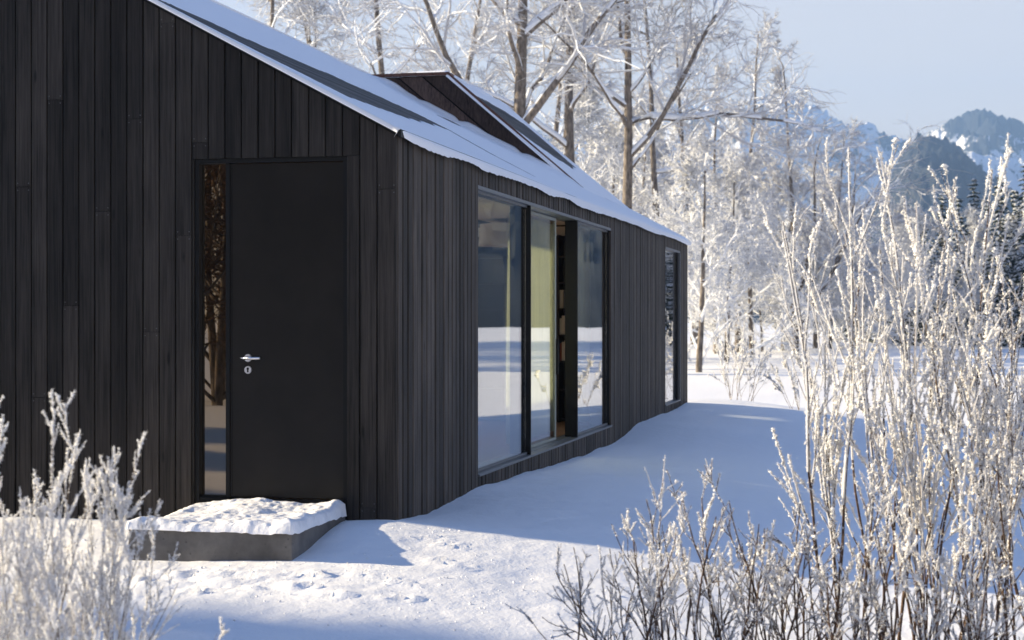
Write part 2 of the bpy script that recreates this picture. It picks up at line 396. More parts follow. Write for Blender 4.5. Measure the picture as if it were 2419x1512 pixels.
def spur_h(A, Rr, X, Y):
    top = (756-np.interp(A+12*fbm(Rr*0.006, A*0.01, 3), sp_px, sp_y))/FPX*1700
    t = (Rr-900)/800.0; prof = np.where(t < 1, np.clip(t, 0, 1)**0.9, np.clip(1-(t-1)*0.9, 0, 1))
    Z = top*prof + (0.25-np.abs(fbm(X*0.007, Y*0.007, 4)))*60*np.clip(t, 0, 1)*(1-0.75*np.exp(-((t-1)/0.1)**2)) + (8*fbm(X*0.07, Y*0.07, 3)+8*fbm(X*0.2, Y*0.2, 2))*np.clip(t*3, 0, 1)-25*(1-sstep(0, .2, t))
    return Z, np.full(Z.shape, 1.15)
o = polar_mesh('wooded_hill', [(1600, 2000, 60), (2000, 2500, 330), (2500, 4400, 110)], 900, 2150, 130, spur_h)
tag(o, 'dark blue wooded hill spur in front of the snowy summit', kind='structure')
def slope_h(A, Rr, X, Y):
    top = (756-np.interp(A, [2490, 2560, 2700, 2900, 3400, 4000, 4800], [790, 700, 470, 330, 290, 330, 420]))/FPX*800
    t = (Rr-360)/440.0; prof = np.where(t < 1, np.clip(t, 0, 1)**0.8, np.clip(1-(t-1)*1.2, 0, 1))
    return top*prof+(5*fbm(X*0.05, Y*0.05, 3)+6*fbm(X*0.2, Y*0.2, 2))*np.clip(t*4, 0, 1)-2.5, np.full(A.shape, 1.3)
o = polar_mesh('wooded_slope', [(2490, 4800, 260)], 360, 1150, 70, slope_h)
tag(o, 'near dark forest slope beyond the field, mirrored in the window panes', kind='structure')

# ------------------------------------------------------------------ the house
ROOF_K = 0.536; EAVE = 2.723; RIDGE_X = -4.68; RIDGE_Z = EAVE-ROOF_K*RIDGE_X; LEN = 18.05; LX = 2*RIDGE_X
PW = 0.1325; DOR_Y = 13.79; DOR_X = -3.256; DOR_Z = 5.165; DOR_K = 0.86
DOR_T = (DOR_Z+DOR_K*DOR_X-EAVE)/(DOR_K-ROOF_K)
def roof_z(x): return EAVE-ROOF_K*x if x > RIDGE_X else EAVE-ROOF_K*(2*RIDGE_X-x)
house = empty('timber_house', (0, 0, -0.2))
tag(house, 'long black timber clad house with snow on its steep roof', 'house')
def part(o, parent=house):
    o.parent = parent
    o.location = (o.location[0], o.location[1], o.location[2]+(0.2 if parent is house else 0)); return o

def plank_front(x0, x1, z0, z1f, mat=None):
    """board on the gable; z1f = top height as a function of x; slight chamfer on the visible long edges"""
    g = 0.0045; d = rng.uniform(0.0, 0.004); c = 0.004; a, b = x0+g, x1-g; yf, yb_ = -0.022-d, 0.0
    prof = [(a, yb_), (a, yf+c), (a+c, yf), (b-c, yf), (b, yf+c), (b, yb_)]
    m = MB(); m.loft([(x, y, z0) for x, y in prof], [(x, y, z1f(x)) for x, y in prof])
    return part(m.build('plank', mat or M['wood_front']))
def plank_side(y0, y1, z0, z1):
    g = 0.010; d = rng.uniform(0.0, 0.008); c = 0.007; a, b = y0+g, y1-g; xf = 0.020+d
    prof = [(0, a), (xf-c, a), (xf, a+c), (xf, b-c), (xf-c, b), (0, b)]
    m = MB(); m.loft([(x, y, z0) for x, y in prof], [(x, y, z1) for x, y in prof])
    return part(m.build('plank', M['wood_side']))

# wall bodies (set behind the boards), with openings
DO = (-1.568, -0.368, -0.01, 2.545)      # door opening in the gable
WO = (2.488, 9.728, -0.02, 2.518)        # long window opening
FO = (15.073, 16.948, -0.02, 2.505)      # far window opening
zb = -0.6
m = MB(); T = 0.26
def gable_body(m, y0, y1, hole=None):
    cut = [LX+0.02, RIDGE_X, -0.02]
    xs = sorted(set(cut+([hole[0], hole[1]] if hole else [])))
    for a, b in zip(xs[:-1], xs[1:]):
        lo = zb
        if hole and a >= hole[0]-1e-6 and b <= hole[1]+1e-6: lo = hole[3]
        A = [(a, y0, lo), (b, y0, lo), (b, y0, roof_z(b)-0.02), (a, y0, roof_z(a)-0.02)]
        m.loft(A, [(x, y1, z) for x, _, z in A])
gable_body(m, 0.0, T, DO); part(m.build('gable_wall', M['backing']))
m = MB(); gable_body(m, LEN-T, LEN-0.001); part(m.build('gable_wall', M['backing']))
m = MB()
for a, b, lo, hi in ((T+.001, WO[0], zb, 2.70), (WO[0], WO[1], zb, WO[2]-.03), (WO[0], WO[1], WO[3]+.02, 2.70), (WO[1], FO[0], zb, 2.70), (FO[0], FO[1], zb, FO[2]-.03), (FO[0], FO[1], FO[3]+.02, 2.70), (FO[1], LEN-T-.001, zb, 2.70)):
    m.box(-T, 0, a, b, lo, hi)
part(m.build('long_wall', M['backing']))
m = MB(); m.box(LX, LX+T, T+.001, 2.0, zb, 2.7); m.box(LX, LX+T, 2.0, 10, zb, .3); m.box(LX, LX+T, 2.0, 10, 2.45, 2.7); m.box(LX, LX+T, 10, LEN-T-.001, zb, 2.7)  # unglazed band added in this hidden wall to let sun into the rooms
part(m.build('rear_wall', M['backing']))

# front boards: column edges every 0.1325 m from the corner; butt joints where the photo shows them
JOINT = {0: [2.30], 1: [-.045], 2: [1.56], 11: [2.675], 12: [1.975], 14: [1.245], 13: [3.585], 15: [2.865], 17: [2.165], 19: [1.446], 20: [3.03], 21: [0.74], 22: [2.365], 25: [1.7], 28: [2.6], 31: [1.1], 34: [3.2]}
ZBASE = -0.34
def rake(x): return roof_z(x)-0.015
for i in range(0, 38):
    x1 = -i*PW+0.018 if i == 0 else -i*PW; x0 = -(i+1)*PW
    segs = [(x0, x1)]
    # the door opening cuts the columns
    over = x1 > DO[0]+0.002 and x0 < DO[1]-0.002
    joints = sorted(JOINT.get(i, []))
    def run(a, b, lo, topf):
        zs = [lo]+[j for j in joints if lo+0.05 < j < topf((a+b)/2)-0.05]
        for k, z0 in enumerate(zs):
            if k+1 < len(zs): zt = zs[k+1]-0.003; plank_front(a, b, z0, lambda x, zt=zt: zt)
            else: plank_front(a, b, z0, topf)
            if z0 != lo:
                for dz in (-0.028, 0.026):
                    for ex in (a+0.02, b-0.02):
                        sm = MB(); sm.tube((ex, -0.0245, z0+dz), (ex, -0.0272, z0+dz), 0.0042, 0.0036, 8); SCREWS.append(sm)
    if 'SCREWS' not in globals(): SCREWS = []
    if not over: run(x0, x1, ZBASE, rake)
    else:
        run(x0, x1, DO[3]+0.004, rake)
        if x1 > DO[1]+0.012: run(max(x0, DO[1]), x1, ZBASE, rake) if False else plank_front(DO[1]+0.001, x1, ZBASE, lambda x: DO[3])
        if x0 < DO[0]-0.012: plank_front(x0, DO[0]-0.001, ZBASE, lambda x: DO[3])
sj = MB()
for sm in SCREWS:
    b = len(sj.v); sj.v += sm.v; sj.f += [tuple(b+i for i in f) for f in sm.f]
so = part(sj.build('screw_heads', M['screw'])); so['kind'] = 'stuff'
# the rest of the gable, out of the picture to the side
m = MB()
for i in range(38, 71):
    x1 = -i*PW; x0 = max(-(i+1)*PW, LX)
    m.loft([(x0+.0035, 0, ZBASE), (x0+.0035, -.023, ZBASE), (x1-.0035, -.023, ZBASE), (x1-.0035, 0, ZBASE)],
           [(x0+.0035, 0, rake(x0)), (x0+.0035, -.023, rake(x0)), (x1-.0035, -.023, rake(x1)), (x1-.0035, 0, rake(x1))])
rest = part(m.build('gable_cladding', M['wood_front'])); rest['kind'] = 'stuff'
# long side boards
SW = 0.131; n_side = int(round(LEN/SW)); SW = LEN/n_side
for i in range(n_side):
    y0, y1 = i*SW, (i+1)*SW
    if i == 0: y0 = -0.0
    mid = (y0+y1)/2; hole = WO if WO[0] < mid < WO[1] else FO if FO[0] < mid < FO[1] else None
    if hole:
        plank_side(y0, y1, hole[3]+0.004, 2.722); plank_side(y0, y1, -0.52, hole[2]-0.022)
    else: plank_side(y0, y1, -0.52, 2.722)

# roof: deck, boards laid along the eave, fascias
m = MB(); TK = 0.05
def slab(m, x0, x1, y0, y1, zf, tk):
    A = [(x0, y0, zf(x0)), (x1, y0, zf(x1)), (x1, y0, zf(x1)-tk), (x0, y0, zf(x0)-tk)]
    m.loft(A, [(x, y1, z) for x, _, z in A])
OV = 0.03
rz = lambda x: EAVE-ROOF_K*x+0.012
slab(m, RIDGE_X, 0.036, -OV, LEN+OV, lambda x: rz(x)-0.0, 0.035)
# sunny far slope; unseen openings added to let sun reach curtain and snow
rl = lambda x: EAVE-ROOF_K*(2*RIDGE_X-x)+0.012
SUN_GAPS = [(5.45, 7.65, -8.75, -6.6), (14.55, 15.75, -8.95, -8.15)]
segs_y = [-OV, 5.45, 7.65, 14.55, 15.75, LEN+OV]
for k in range(5):
    a, b = segs_y[k], segs_y[k+1]
    op = SUN_GAPS[0] if k == 1 else SUN_GAPS[1] if k == 3 else None
    if op is None: slab(m, LX-0.05, RIDGE_X, a, b, rl, 0.035)
    else: slab(m, LX-0.05, op[2], a, b, rl, 0.035); slab(m, op[3], RIDGE_X, a, b, rl, 0.035)
roof = part(m.build('roof', M['backing']))
for (a, b, x0, x1) in SUN_GAPS:
    m = MB(); slab(m, x0, x1, a, b, lambda x: rl(x)-.01, 0.006); sk = part(m.build('sun_opening', M['glass']))  # glass over the added sun openings, out of view
nrm = Vector((ROOF_K, 0, 1)).normalized(); tan_ = Vector((1, 0, -ROOF_K)).normalized()
slope_len = math.hypot(RIDGE_X, RIDGE_X*ROOF_K)
BW = 0.105; nb = int(slope_len/BW)
bm_ = MB()
prof = [(0.003, 0.0), (0.003, 0.012), (0.008, 0.018), (BW-0.010, 0.018), (BW-0.004, 0.012), (BW-0.004, 0.0)]
bm_.loft([(tan_.x*u+nrm.x*v, -OV-.002, tan_.z*u+nrm.z*v) for u, v in prof], [(tan_.x*u+nrm.x*v, LEN+OV+.002, tan_.z*u+nrm.z*v) for u, v in prof])
b0 = bm_.build('roof_board', M['wood_roof'], roof); board_mesh = b0.data
for k in range(nb):
    s0 = (k)*BW; p = Vector((0.036, 0, rz(0.036)))-tan_*(s0+BW)
    ob = b0 if k == 0 else link_mesh('roof_board', board_mesh, None, roof)
    ob.parent = roof; ob.location = (p.x, 0, p.z+rng.uniform(0, .002))
# verge trim along the gable and thin eave strip
m = MB(); A = [(0.045, -0.052, rz(0.045)+.016), (0.045, -0.052, rz(0.045)-0.028), (RIDGE_X, -0.052, rz(RIDGE_X)-0.028), (RIDGE_X, -0.052, rz(RIDGE_X)+.016)]
m.loft(A, [(x, -0.034, z) for x, _, z in A]); part(m.build('verge_trim', M['frame_dark']))
m = MB(); m.box(0.038, 0.052, -0.03, LEN+.03, EAVE-0.045, EAVE+0.012); part(m.build('eave_trim', M['frame_dark']))

# raised dormer at the far end: cheek of sloping boards, rusty cap, steep roof
dz = lambda x: DOR_Z-DOR_K*(x-DOR_X)
m = MB()
A = [(RIDGE_X-1.43, DOR_Y, DOR_Z), (DOR_X, DOR_Y, DOR_Z), (DOR_T+0.3, DOR_Y, dz(DOR_T+.3)), (DOR_T+0.3, DOR_Y, dz(DOR_T+.3)-.3), (RIDGE_X-1.43-2, DOR_Y, DOR_Z-2.2)]
m.loft([(x, DOR_Y+.03, z) for x, y, z in A], [(x, LEN+0.02, z) for x, y, z in A]); dormer = part(m.build('dormer', M['backing']))
dd = Vector((1, 0, -DOR_K)).normalized(); dn = Vector((DOR_K, 0, 1)).normalized()
wbd = 0.262
for k in range(8):
    # board k runs parallel to the steep edge, clipped by the cap line and by the main roof
    o0 = -k*wbd-0.008; o1 = -(k+1)*wbd+0.014
    def hit_top(o):  # point on line offset o (along dn) with z = DOR_Z
        x = DOR_X; p = Vector((x, 0, DOR_Z))+dn*o; t = (DOR_Z-p.z)/dd.z; return p+dd*t
    def hit_roof(o):
        p = Vector((DOR_X, 0, DOR_Z))+dn*o; t = (p.z-(EAVE-ROOF_K*p.x))/(-dd.z-ROOF_K*dd.x); return p+dd*t
    q = [hit_top(o0), hit_roof(o0), hit_roof(o1), hit_top(o1)]
    if q[1].x-q[0].x < 0.12: continue
    if q[2].x < q[3].x: q = q[:2]+[Vector((q[3].x, 0, q[3].z))]
    yf = DOR_Y-rng.uniform(0, .006)-0.002*(k % 2)
    m = MB(); m.loft([(p.x, yf, p.z) for p in q], [(p.x, DOR_Y+.031, p.z) for p in q]); m.build('cheek_board', M['wood_cheek'], dormer)
nc = 6
for k in range(nc):
    xa = RIDGE_X-0.1+(DOR_X+0.05-RIDGE_X+0.1)*k/nc; xb = RIDGE_X-0.1+(DOR_X+0.05-RIDGE_X+0.1)*(k+1)/nc-0.006
    hh = rng.uniform(0, .012)
    m = MB(); m.box(xa, xb, DOR_Y-.05, DOR_Y+.3, DOR_Z+.002+hh, DOR_Z+0.052+hh); m.build('cap_tile', M['rust'], dormer)
m = MB(); A = [Vector((DOR_X+.02, 0, DOR_Z+.02)), Vector((DOR_X+.02, 0, DOR_Z+.02))+dd*2.9]
ring = [A[0]+dn*.035, A[1]+dn*.035, A[1]-dn*.02, A[0]-dn*.02]
m.loft([(p.x, DOR_Y-.035, p.z) for p in ring], [(p.x, DOR_Y-.008, p.z) for p in ring]); m.build('verge_strip', M['rust'], dormer)
dl = 3.0; nbd = int(dl/BW)
for k in range(nbd):
    p = Vector((DOR_X, 0, DOR_Z))+dd*(k*BW); pr = [(0.003, .0), (.003, .014), (.008, .02), (BW-.01, .02), (BW-.004, .014), (BW-.004, .0)]
    m = MB(); m.loft([(p.x+dd.x*u+dn.x*v, DOR_Y+.032, p.z+dd.z*u+dn.z*v) for u, v in pr], [(p.x+dd.x*u+dn.x*v, LEN+.03, p.z+dd.z*u+dn.z*v) for u, v in pr])
    m.build('roof_board', M['wood_roof'], dormer)

# door and sidelight in the gable
RY = 0.062
m = MB()
m.box(DO[0]-.001, DO[0]+.03, -.004, RY+.06, -.3, DO[3]); m.box(DO[1]-.03, DO[1]+.001, -.004, RY+.06, -.3, DO[3])
m.box(DO[0]+.0302, DO[1]-.0302, -.002, RY+.06, DO[3]-.03, DO[3]+.001); m.box(DO[0]+.0302, DO[1]-.0302, -.001, RY+.06, -.3, -0.005)
m.box(-1.335, -1.303, 0.022, RY+.06, -.004, DO[3]-.0302)
part(m.build('door_frame', M['frame_dark']))
m = MB(); m.box(-1.301, DO[1]-.032, 0.028, 0.075, 0.004, DO[3]-.034); door = part(m.build('door', M['steel_dark'], bevel=0.003))
m = MB(); m.box(-1.289, -1.284, .0265, .03, .02, DO[3]-.05); m.build('door_seam', M['black'], door)
HX, HZ = -1.167+.01, 1.05
m = MB(); m.tube((HX, .0275, HZ), (HX, .017, HZ), .030, .029, 28); m.build('rosette', M['chrome'], door, smooth=False)
m = MB(); m.tube((HX, .018, HZ), (HX, -.03, HZ), .010, .010, 14); m.build('handle_neck', M['chrome'], door, smooth=True)
m = MB(); m.tube((HX-.012, -.033, HZ-.001), (HX+.115, -.033, HZ-.001), .0105, .0105, 14); m.tube((HX-.042, -.033, HZ+.001), (HX-.011, -.033, HZ-.001), .001, .0105, 14); m.build('handle', M['chrome'], door, smooth=True)
m = MB(); m.tube((HX, .0275, HZ-.09), (HX, .018, HZ-.09), .029, .028, 28); es = m.build('escutcheon', M['chrome'], door)
m = MB(); m.tube((HX, .0185, HZ-.081), (HX, .0168, HZ-.081), .0095, .0095, 16); m.loft([(HX-.0045, .0184, HZ-.082), (HX+.0045, .0184, HZ-.082), (HX+.006, .0184, HZ-.108), (HX-.006, .0184, HZ-.108)], [(HX-.0045, .0166, HZ-.082), (HX+.0045, .0166, HZ-.082), (HX+.006, .0166, HZ-.108), (HX-.006, .0166, HZ-.108)])
m.build('keyhole', M['black'], door)
m = MB(); m.box(DO[0]+.031, -1.336, RY-.012, RY, .012, DO[3]-.031); part(m.build('sidelight_pane', M['bronze']))
m = MB(); m.box(DO[0]+.0305, -1.3362, RY-.03, RY-.0125, -.0045, .012); part(m.build('sidelight_bead', M['frame_dark']))

# long window: three lights between deep dark posts
m = MB(); m.box(-.06, .034, WO[0]-.0, WO[1], WO[2]-.022, WO[2]-.001)
window = part(m.build('window', M['sill']))
m = MB(); m.box(-.2, -.0602, WO[0], WO[1], WO[2]-.022, WO[2]+.004); m.box(-.2, .02, WO[0]+.0, WO[1]-.0, WO[3]-.03, WO[3]+.002); m.build('head_frame', M['sill'], window)
m = MB(); m.box(-.2, .012, WO[0]-.001, WO[0]+.025, WO[2]-.001, WO[3]-.031); m.build('jamb', M['frame_dark'], window)
m = MB(); m.box(-.2, .012, WO[1]-.03, WO[1]+.001, WO[2]-.001, WO[3]-.031); m.build('jamb', M['frame_dark'], window)
m = MB(); m.box(-.2, .012, 4.735, 4.765, WO[2]-.001, WO[3]-.031); m.build('post', M['frame_dark'], window)
m = MB(); m.box(-.135, .012, 7.345, 7.375, WO[2]-.001, WO[3]-.031); m.build('post', M['frame_dark'], window)
m = MB(); m.box(-.044, -.036, WO[0]+.026, 4.734, WO[2]+.0, WO[3]-.031); m.build('pane', M['glass'], window)
m = MB(); m.box(-.158, -.15, 4.83, 6.83, WO[2]+.03, WO[3]-.065); m.build('sliding_pane', M['glass'], window)
m = MB(); m.box(-.165, -.143, 4.791, 6.86, WO[2]+.006, WO[2]+.03); m.box(-.165, -.143, 4.791, 6.86, WO[3]-.065, WO[3]-.035); m.box(-.165, -.143, 6.83, 6.86, WO[2]+.0301, WO[3]-.0651); m.build('sliding_frame', m_plain('sash_pale', (.34, .35, .30), .5), window)
m = MB(); m.box(-.142, -.11, 6.835, 6.855, .72, 1.12); m.build('pull_handle', M['frame_dark'], window)
m = MB(); m.box(-.044, -.036, 7.376, WO[1]-.031, WO[2]+.0, WO[3]-.031); m.build('pane', M['glass'], window)
for zz in (WO[2]+.003, WO[3]-.052):
    m = MB(); m.box(-.034, -.022, WO[0]+.026, 4.734, zz, zz+.022); m.build('glazing_bead', M['sill'], window)
    m = MB(); m.box(-.034, -.022, 7.376, WO[1]-.031, zz, zz+.022); m.build('glazing_bead', M['sill'], window)
# far window
m = MB(); m.box(-.06, .036, FO[0], FO[1], FO[2]-.022, FO[2]-.001); fwin = part(m.build('window', M['sill']))
m = MB(); m.box(-.2, .03, FO[0], FO[1], FO[3]-.03, FO[3]+.002); m.build('head_frame', M['sill'], fwin)
m = MB(); m.box(-.2, .0, FO[0]-.001, FO[0]+.011, FO[2]-.001, FO[3]-.031); m.build('jamb', M['frame_dark'], fwin)
m = MB(); m.box(-.2, .0, FO[1]-.13, FO[1]+.001, FO[2]-.001, FO[3]-.031); m.build('jamb', M['frame_dark'], fwin)
m = MB(); m.box(.0005, .04, FO[1]-.03, FO[1]+.001, FO[2]-.001, FO[3]-.031); m.build('jamb_edge', M['sill'], fwin)
m = MB(); m.box(-.034, -.026, FO[0]+.012, FO[1]-.131, FO[2], FO[3]-.031); m.build('pane', M['glass'], fwin)
# inside: floor, ceiling, partition (parts of the house)
m = MB(); m.box(LX+T, -T-.001, T+.01, LEN-T-.01, -.25, -.03); part(m.build('floor', M['floor']))
m = MB(); m.box(-5.9, -T-.001, 10.6, 10.75, -.03, 2.6); part(m.build('partition', M['plaster']))
m = MB(); m.box(-1.6, -T-.001, T+.01, 10.59, 2.62, 2.66); part(m.build('ceiling', M['plaster']))

# ------------------------------------------------------------------ things inside, seen through the glass
def curtain(label, y0, y1, x, amp, waves, z0=0.03, z1=2.46):
    n = int((y1-y0)/0.012); V = []; Fq = []
    zs = [z0, z0+.4, 1.2, 1.9, z1-.1, z1]
    for j, z in enumerate(zs):
        for i in range(n+1):
            t = i/n; k = 1-0.35*j/5
            V.append((x+amp*k*math.sin(t*waves*6.283+0.6*math.sin(t*9))+.01*math.sin(j+t*30), y0+(y1-y0)*t, z))
    for j in range(5):
        for i in range(n): a = j*(n+1)+i; Fq.append((a, a+1, a+n+2, a+n+1))
    o = link_mesh('curtain', fast_mesh('curtain', V, Fq), M['curtain'])
    sm = o.modifiers.new('cloth', 'SOLIDIFY'); sm.thickness = 0.003
    tag(o, label, 'curtain', 'linen curtains behind the long window'); return o
curtain('pale green curtain drawn across the middle sliding pane', 5.9, 7.72, -.34, .022, 17)
curtain('narrow gathered curtain at the right end of the nearest pane', 5.42, 5.84, -.36, .04, 6)
curtain('slim curtain strip hanging behind the third pane', 9.50, 10.25, -.36, .035, 8)
curtain('dark folded curtain at the left of the nearest pane', 3.1, 3.7, -.36, .05, 6)
bc = empty('bookcase', (-1.1, 10.3, -.03)); tag(bc, 'dark open bookcase seen through the gap beside the curtain', 'bookcase')
m = MB(); m.box(-1.2, 1.0-.2, .22, .24, 0, 2.5); m.build('back_panel', M['shelf'], bc)
for xx in (-1.2, -.45, .3, .78):
    m = MB(); m.box(xx, xx+.025, -.05, .219, 0, 2.5); m.build('side_panel', M['shelf'], bc)
SHZ = [.02, .42, .80, 1.15, 1.50, 1.85, 2.2]
for zz in SHZ:
    for xx in (-1.2, -.45, .3):
        m = MB(); m.box(xx+.026, xx+(.749 if xx < .2 else .479), -.05, .219, zz, zz+.022); m.build('shelf', M['shelf'], bc)
bcols = [m_plain('book_cover_a', (.75, .72, .64), .6), m_plain('book_cover_b', (.35, .10, .07), .6), m_plain('book_cover_c', (.6, .57, .5), .6), m_plain('book_cover_d', (.12, .15, .2), .6), m_plain('book_cover_e', (.8, .79, .75), .6)]
bnames = ['cream', 'dark red', 'beige', 'navy', 'white']
for zz, xa, nn, gname in ((1.50, .33, 9, 'upper shelf'), (1.15, .33, 7, 'middle shelf'), (.80, .33, 6, 'lower shelf')):
    xc = xa
    for q in range(nn):
        w = rng.uniform(.018, .05); h = rng.uniform(.2, .29); ci = rng.randrange(5)
        b_ = MB(); b_.box(0, w, -.03+rng.uniform(0, .03), .17, 0, h); o = b_.build('book', bcols[ci], None, bevel=.002)
        o.location = (-1.1+xc, 10.3, -.03+zz+.0225); xc += w+.002
        tag(o, f'{bnames[ci]} book standing on the {gname} of the dark bookcase', 'book', f'{bnames[ci]} books on the {gname}')
standin = empty('ceiling_drum', (-1.25, 9.2, 2.62)); tag(standin, 'pale drum standing in for the lit ceiling behind the nearest pane', 'standin')  # drum added in place of a pale, lit piece of ceiling
m = MB(); m.tube((0, 0, 0), (0, 0, -.06), .006, .006, 8); m.build('cord', M['frame_dark'], standin)
m = MB(); m.tube((0, 0, -.06), (0, 0, -.34), .34, .36, 32); m.build('pale_drum', M['plaster'], standin, smooth=False)
tb = empty('dining_table', (-3.2, 4.4, -.03)); tag(tb, 'dark wooden table standing inside beyond the nearest pane', 'table')
m = MB(); m.box(-.45, .45, -.9, .9, .70, .74); m.build('table_top', M['shelf'], tb, bevel=.004)
for sx in (-.4, .4):
    for sy in (-.85, .85):
        m = MB(); m.box(sx-.03, sx+.03, sy-.03, sy+.03, 0, .699); m.build('leg', M['shelf'], tb)

# ------------------------------------------------------------------ snow on the roof
def roof_snow(name, y0, y1, smax, origin, tdir, ndir, tfun, dy, ds, eave=True, lump=1.0):
    ys = np.arange(y0, y1+1e-6, dy); ss = np.arange(0, smax+1e-6, ds)
    Y, S = np.meshgrid(ys, ss); Tt = tfun(Y, S)
    # verge / eave roll-over
    e = sstep(-0.02, 0.10, Y-y0)*sstep(-0.02, 0.10, y1-Y)
    e0 = sstep(-.01, 0.08, S) if eave else np.ones_like(S)
    H = np.where(Tt > 0, Tt*(0.30+0.70*np.sqrt(e))*(0.45+0.55*np.sqrt(e0)), Tt)
    H = np.maximum(H, -0.035)
    rows_Y, rows_S, rows_H = [Y], [S], [H]
    if eave:
        yy = ys; lm = np.abs(np.sin(yy*15+2*vnoise(yy*1.7, yy*0)*6))**.6*(0.4+1.2*(vnoise(yy*4.1, yy*0+9)+.5)); big = 0.5+vnoise(yy*1.1, yy*0+5); endf = sstep(y0+.02, y0+.35, yy); lm = lm*endf; big = big*(.15+.85*endf)
        e2 = sstep(y0-.01, y0+.2, yy); r1 = (-0.038-0.006*lm-0.030*big)*e2; h1 = H[0]*0.5-0.008
        r2 = (-0.043-0.007*lm-0.030*big)*e2; h2 = -0.036-0.008*lm-0.030*big
        r3 = np.full_like(yy, 0.0); h3 = -0.075+0*yy
        Y = np.vstack([yy, yy, yy, Y]); S = np.vstack([r3, r2, r1, S]); H = np.vstack([h3, h2, h1, H])
    # close the two verge ends
    Y = np.hstack([Y[:, :1]-0.012, Y[:, :1]-0.022, Y, Y[:, -1:]+0.022]); S = np.hstack([S[:, :1], S[:, :1], S, S[:, -1:]])
    H = np.hstack([np.full((H.shape[0], 1), -0.03), np.minimum(H[:, :1]*0.4, H[:, :1]), H, np.full((H.shape[0], 1), -0.03)])
    P = np.array(origin)[None, None, :]+S[..., None]*np.array(tdir)+H[..., None]*np.array(ndir)
    P[..., 1] = Y
    nyy, nss = P.shape[0], P.shape[1]
    i = (np.arange(nyy-1)[:, None]*nss+np.arange(nss-1)[None, :]).ravel()
    Fq = np.stack([i, i+1, i+nss+1, i+nss], -1)
    Hf = H.ravel(); keep = Hf[Fq].max(1) > -0.032
    return fast_mesh(name, P.reshape(-1, 3), Fq[keep])
def poly_sd(Y, X, poly):
    """signed distance to a polygon in (y, x): positive inside"""
    P = np.array(poly, float); n = len(P); d = np.full(Y.shape, 1e9); ins = np.zeros(Y.shape, bool)
    for i in range(n):
        a = P[i]; b = P[(i+1) % n]; e = b-a; w0 = Y-a[0]; w1 = X-a[1]
        t = np.clip((w0*e[0]+w1*e[1])/(e@e), 0, 1); d = np.minimum(d, np.hypot(w0-e[0]*t, w1-e[1]*t))
        c = ((a[1] > X) != (b[1] > X)) & (Y < (b[0]-a[0])*(X-a[1])/(b[1]-a[1]+1e-12)+a[0]); ins ^= c
    return np.where(ins, d, -d)
cosr = 1/math.hypot(1, ROOF_K)
BARE = [(-.05, -2.02), (2.3, -1.90), (4.5, -2.0), (6.9, -1.86), (7.5, -1.5), (6.2, -1.36), (4.9, -1.16), (3.5, -.94), (2.0, -.78), (.9, -.66), (.62, -1.0), (.36, -1.25), (.1, -1.62)]
BARE2 = [(7.1, -1.50), (6.75, -1.2), (6.42, -.80), (6.62, -.36), (6.78, -.38), (6.66, -.80), (6.98, -1.16), (7.22, -1.42)]
BARE3 = [(12.0, -3.0), (13.5, -3.1), (13.6, -2.95), (12.4, -2.8)]
def main_t(Y, S):
    X = 0.036-S*cosr
    t = 0.028+0.014*fbm(Y*0.9, X*1.1, 3)+0.004*fbm(Y*5, X*5, 2)+(0.02+0.07*np.clip(fbm(Y*1.5+3, X*1.5, 3), -.2, 1))*sstep(-2.6, -3.4, X)*(1-sstep(DOR_Y-2.2, DOR_Y-1.0, Y))
    wob = 0.10*fbm(Y*1.6, X*1.6, 3)+0.03*fbm(Y*7, X*7, 2)
    for pl, k in ((BARE, 1.0), (BARE2, .5), (BARE3, .4)):
        sd_ = poly_sd(Y, X, pl)+wob*k
        t = np.where(sd_ > 0, -0.035, np.minimum(t, 0.0025+np.clip(-sd_, 0, 9)*(0.008 if k == 1.0 else 0.02)))
    # drift banked against the dormer cheek
    dr = np.exp(-np.clip(DOR_Y-Y, 0, 9)/0.16)*sstep(-4.7, -4.2, X)*sstep(-0.9, -1.6, X)
    lum = 0.5+0.9*np.abs(vnoise(X*3.1, X*0+8.2))*2
    t = t+dr*0.085*lum*(Y < DOR_Y+.02)
    return t
me = roof_snow('snow_main', -0.045, LEN+.04, slope_len+.06, (0.036+nrm.x*.018, 0, rz(0.036)+nrm.z*.018), (-tan_.x, 0, -tan_.z), (nrm.x, 0, nrm.z), main_t, 0.03, 0.05)
o = link_mesh('roof_snow', me, M['snow_roof']); tag(o, 'blanket of snow with bare board strips on the main roof slope', 'snow', kind='stuff')
BARE_D = [(13.85, -2.62), (14.0, -2.95), (15.3, -2.98), (16.6, -2.95), (17.62, -2.80), (17.68, -2.3), (17.6, -1.92), (16.6, -1.84), (15.6, -1.98), (15.05, -2.12), (14.5, -2.32), (14.06, -2.45)]
def dorm_t(Y, S):
    X = DOR_X+S/math.hypot(1, DOR_K)
    t = 0.05+0.02*fbm(Y*1.1, X*1.1, 3)+0.006*fbm(Y*5, X*5, 2)
    sd_ = poly_sd(Y, X, BARE_D)+0.06*fbm(Y*1.8, X*1.8, 3)+.02*fbm(Y*8, X*8, 2)
    return np.where(sd_ > 0, -0.035, np.minimum(t, 0.003+0.06*np.clip(-sd_, 0, 9)))
me = roof_snow('snow_dormer', DOR_Y-.03, LEN+.04, 2.95, (DOR_X+dn.x*.02, 0, DOR_Z+dn.z*.02), (dd.x, 0, dd.z), (dn.x, 0, dn.z), dorm_t, 0.045, 0.045, eave=False)
o = link_mesh('roof_snow', me, M['snow_roof']); tag(o, 'snow round a bare patch on the steep dormer roof', 'snow', kind='stuff')
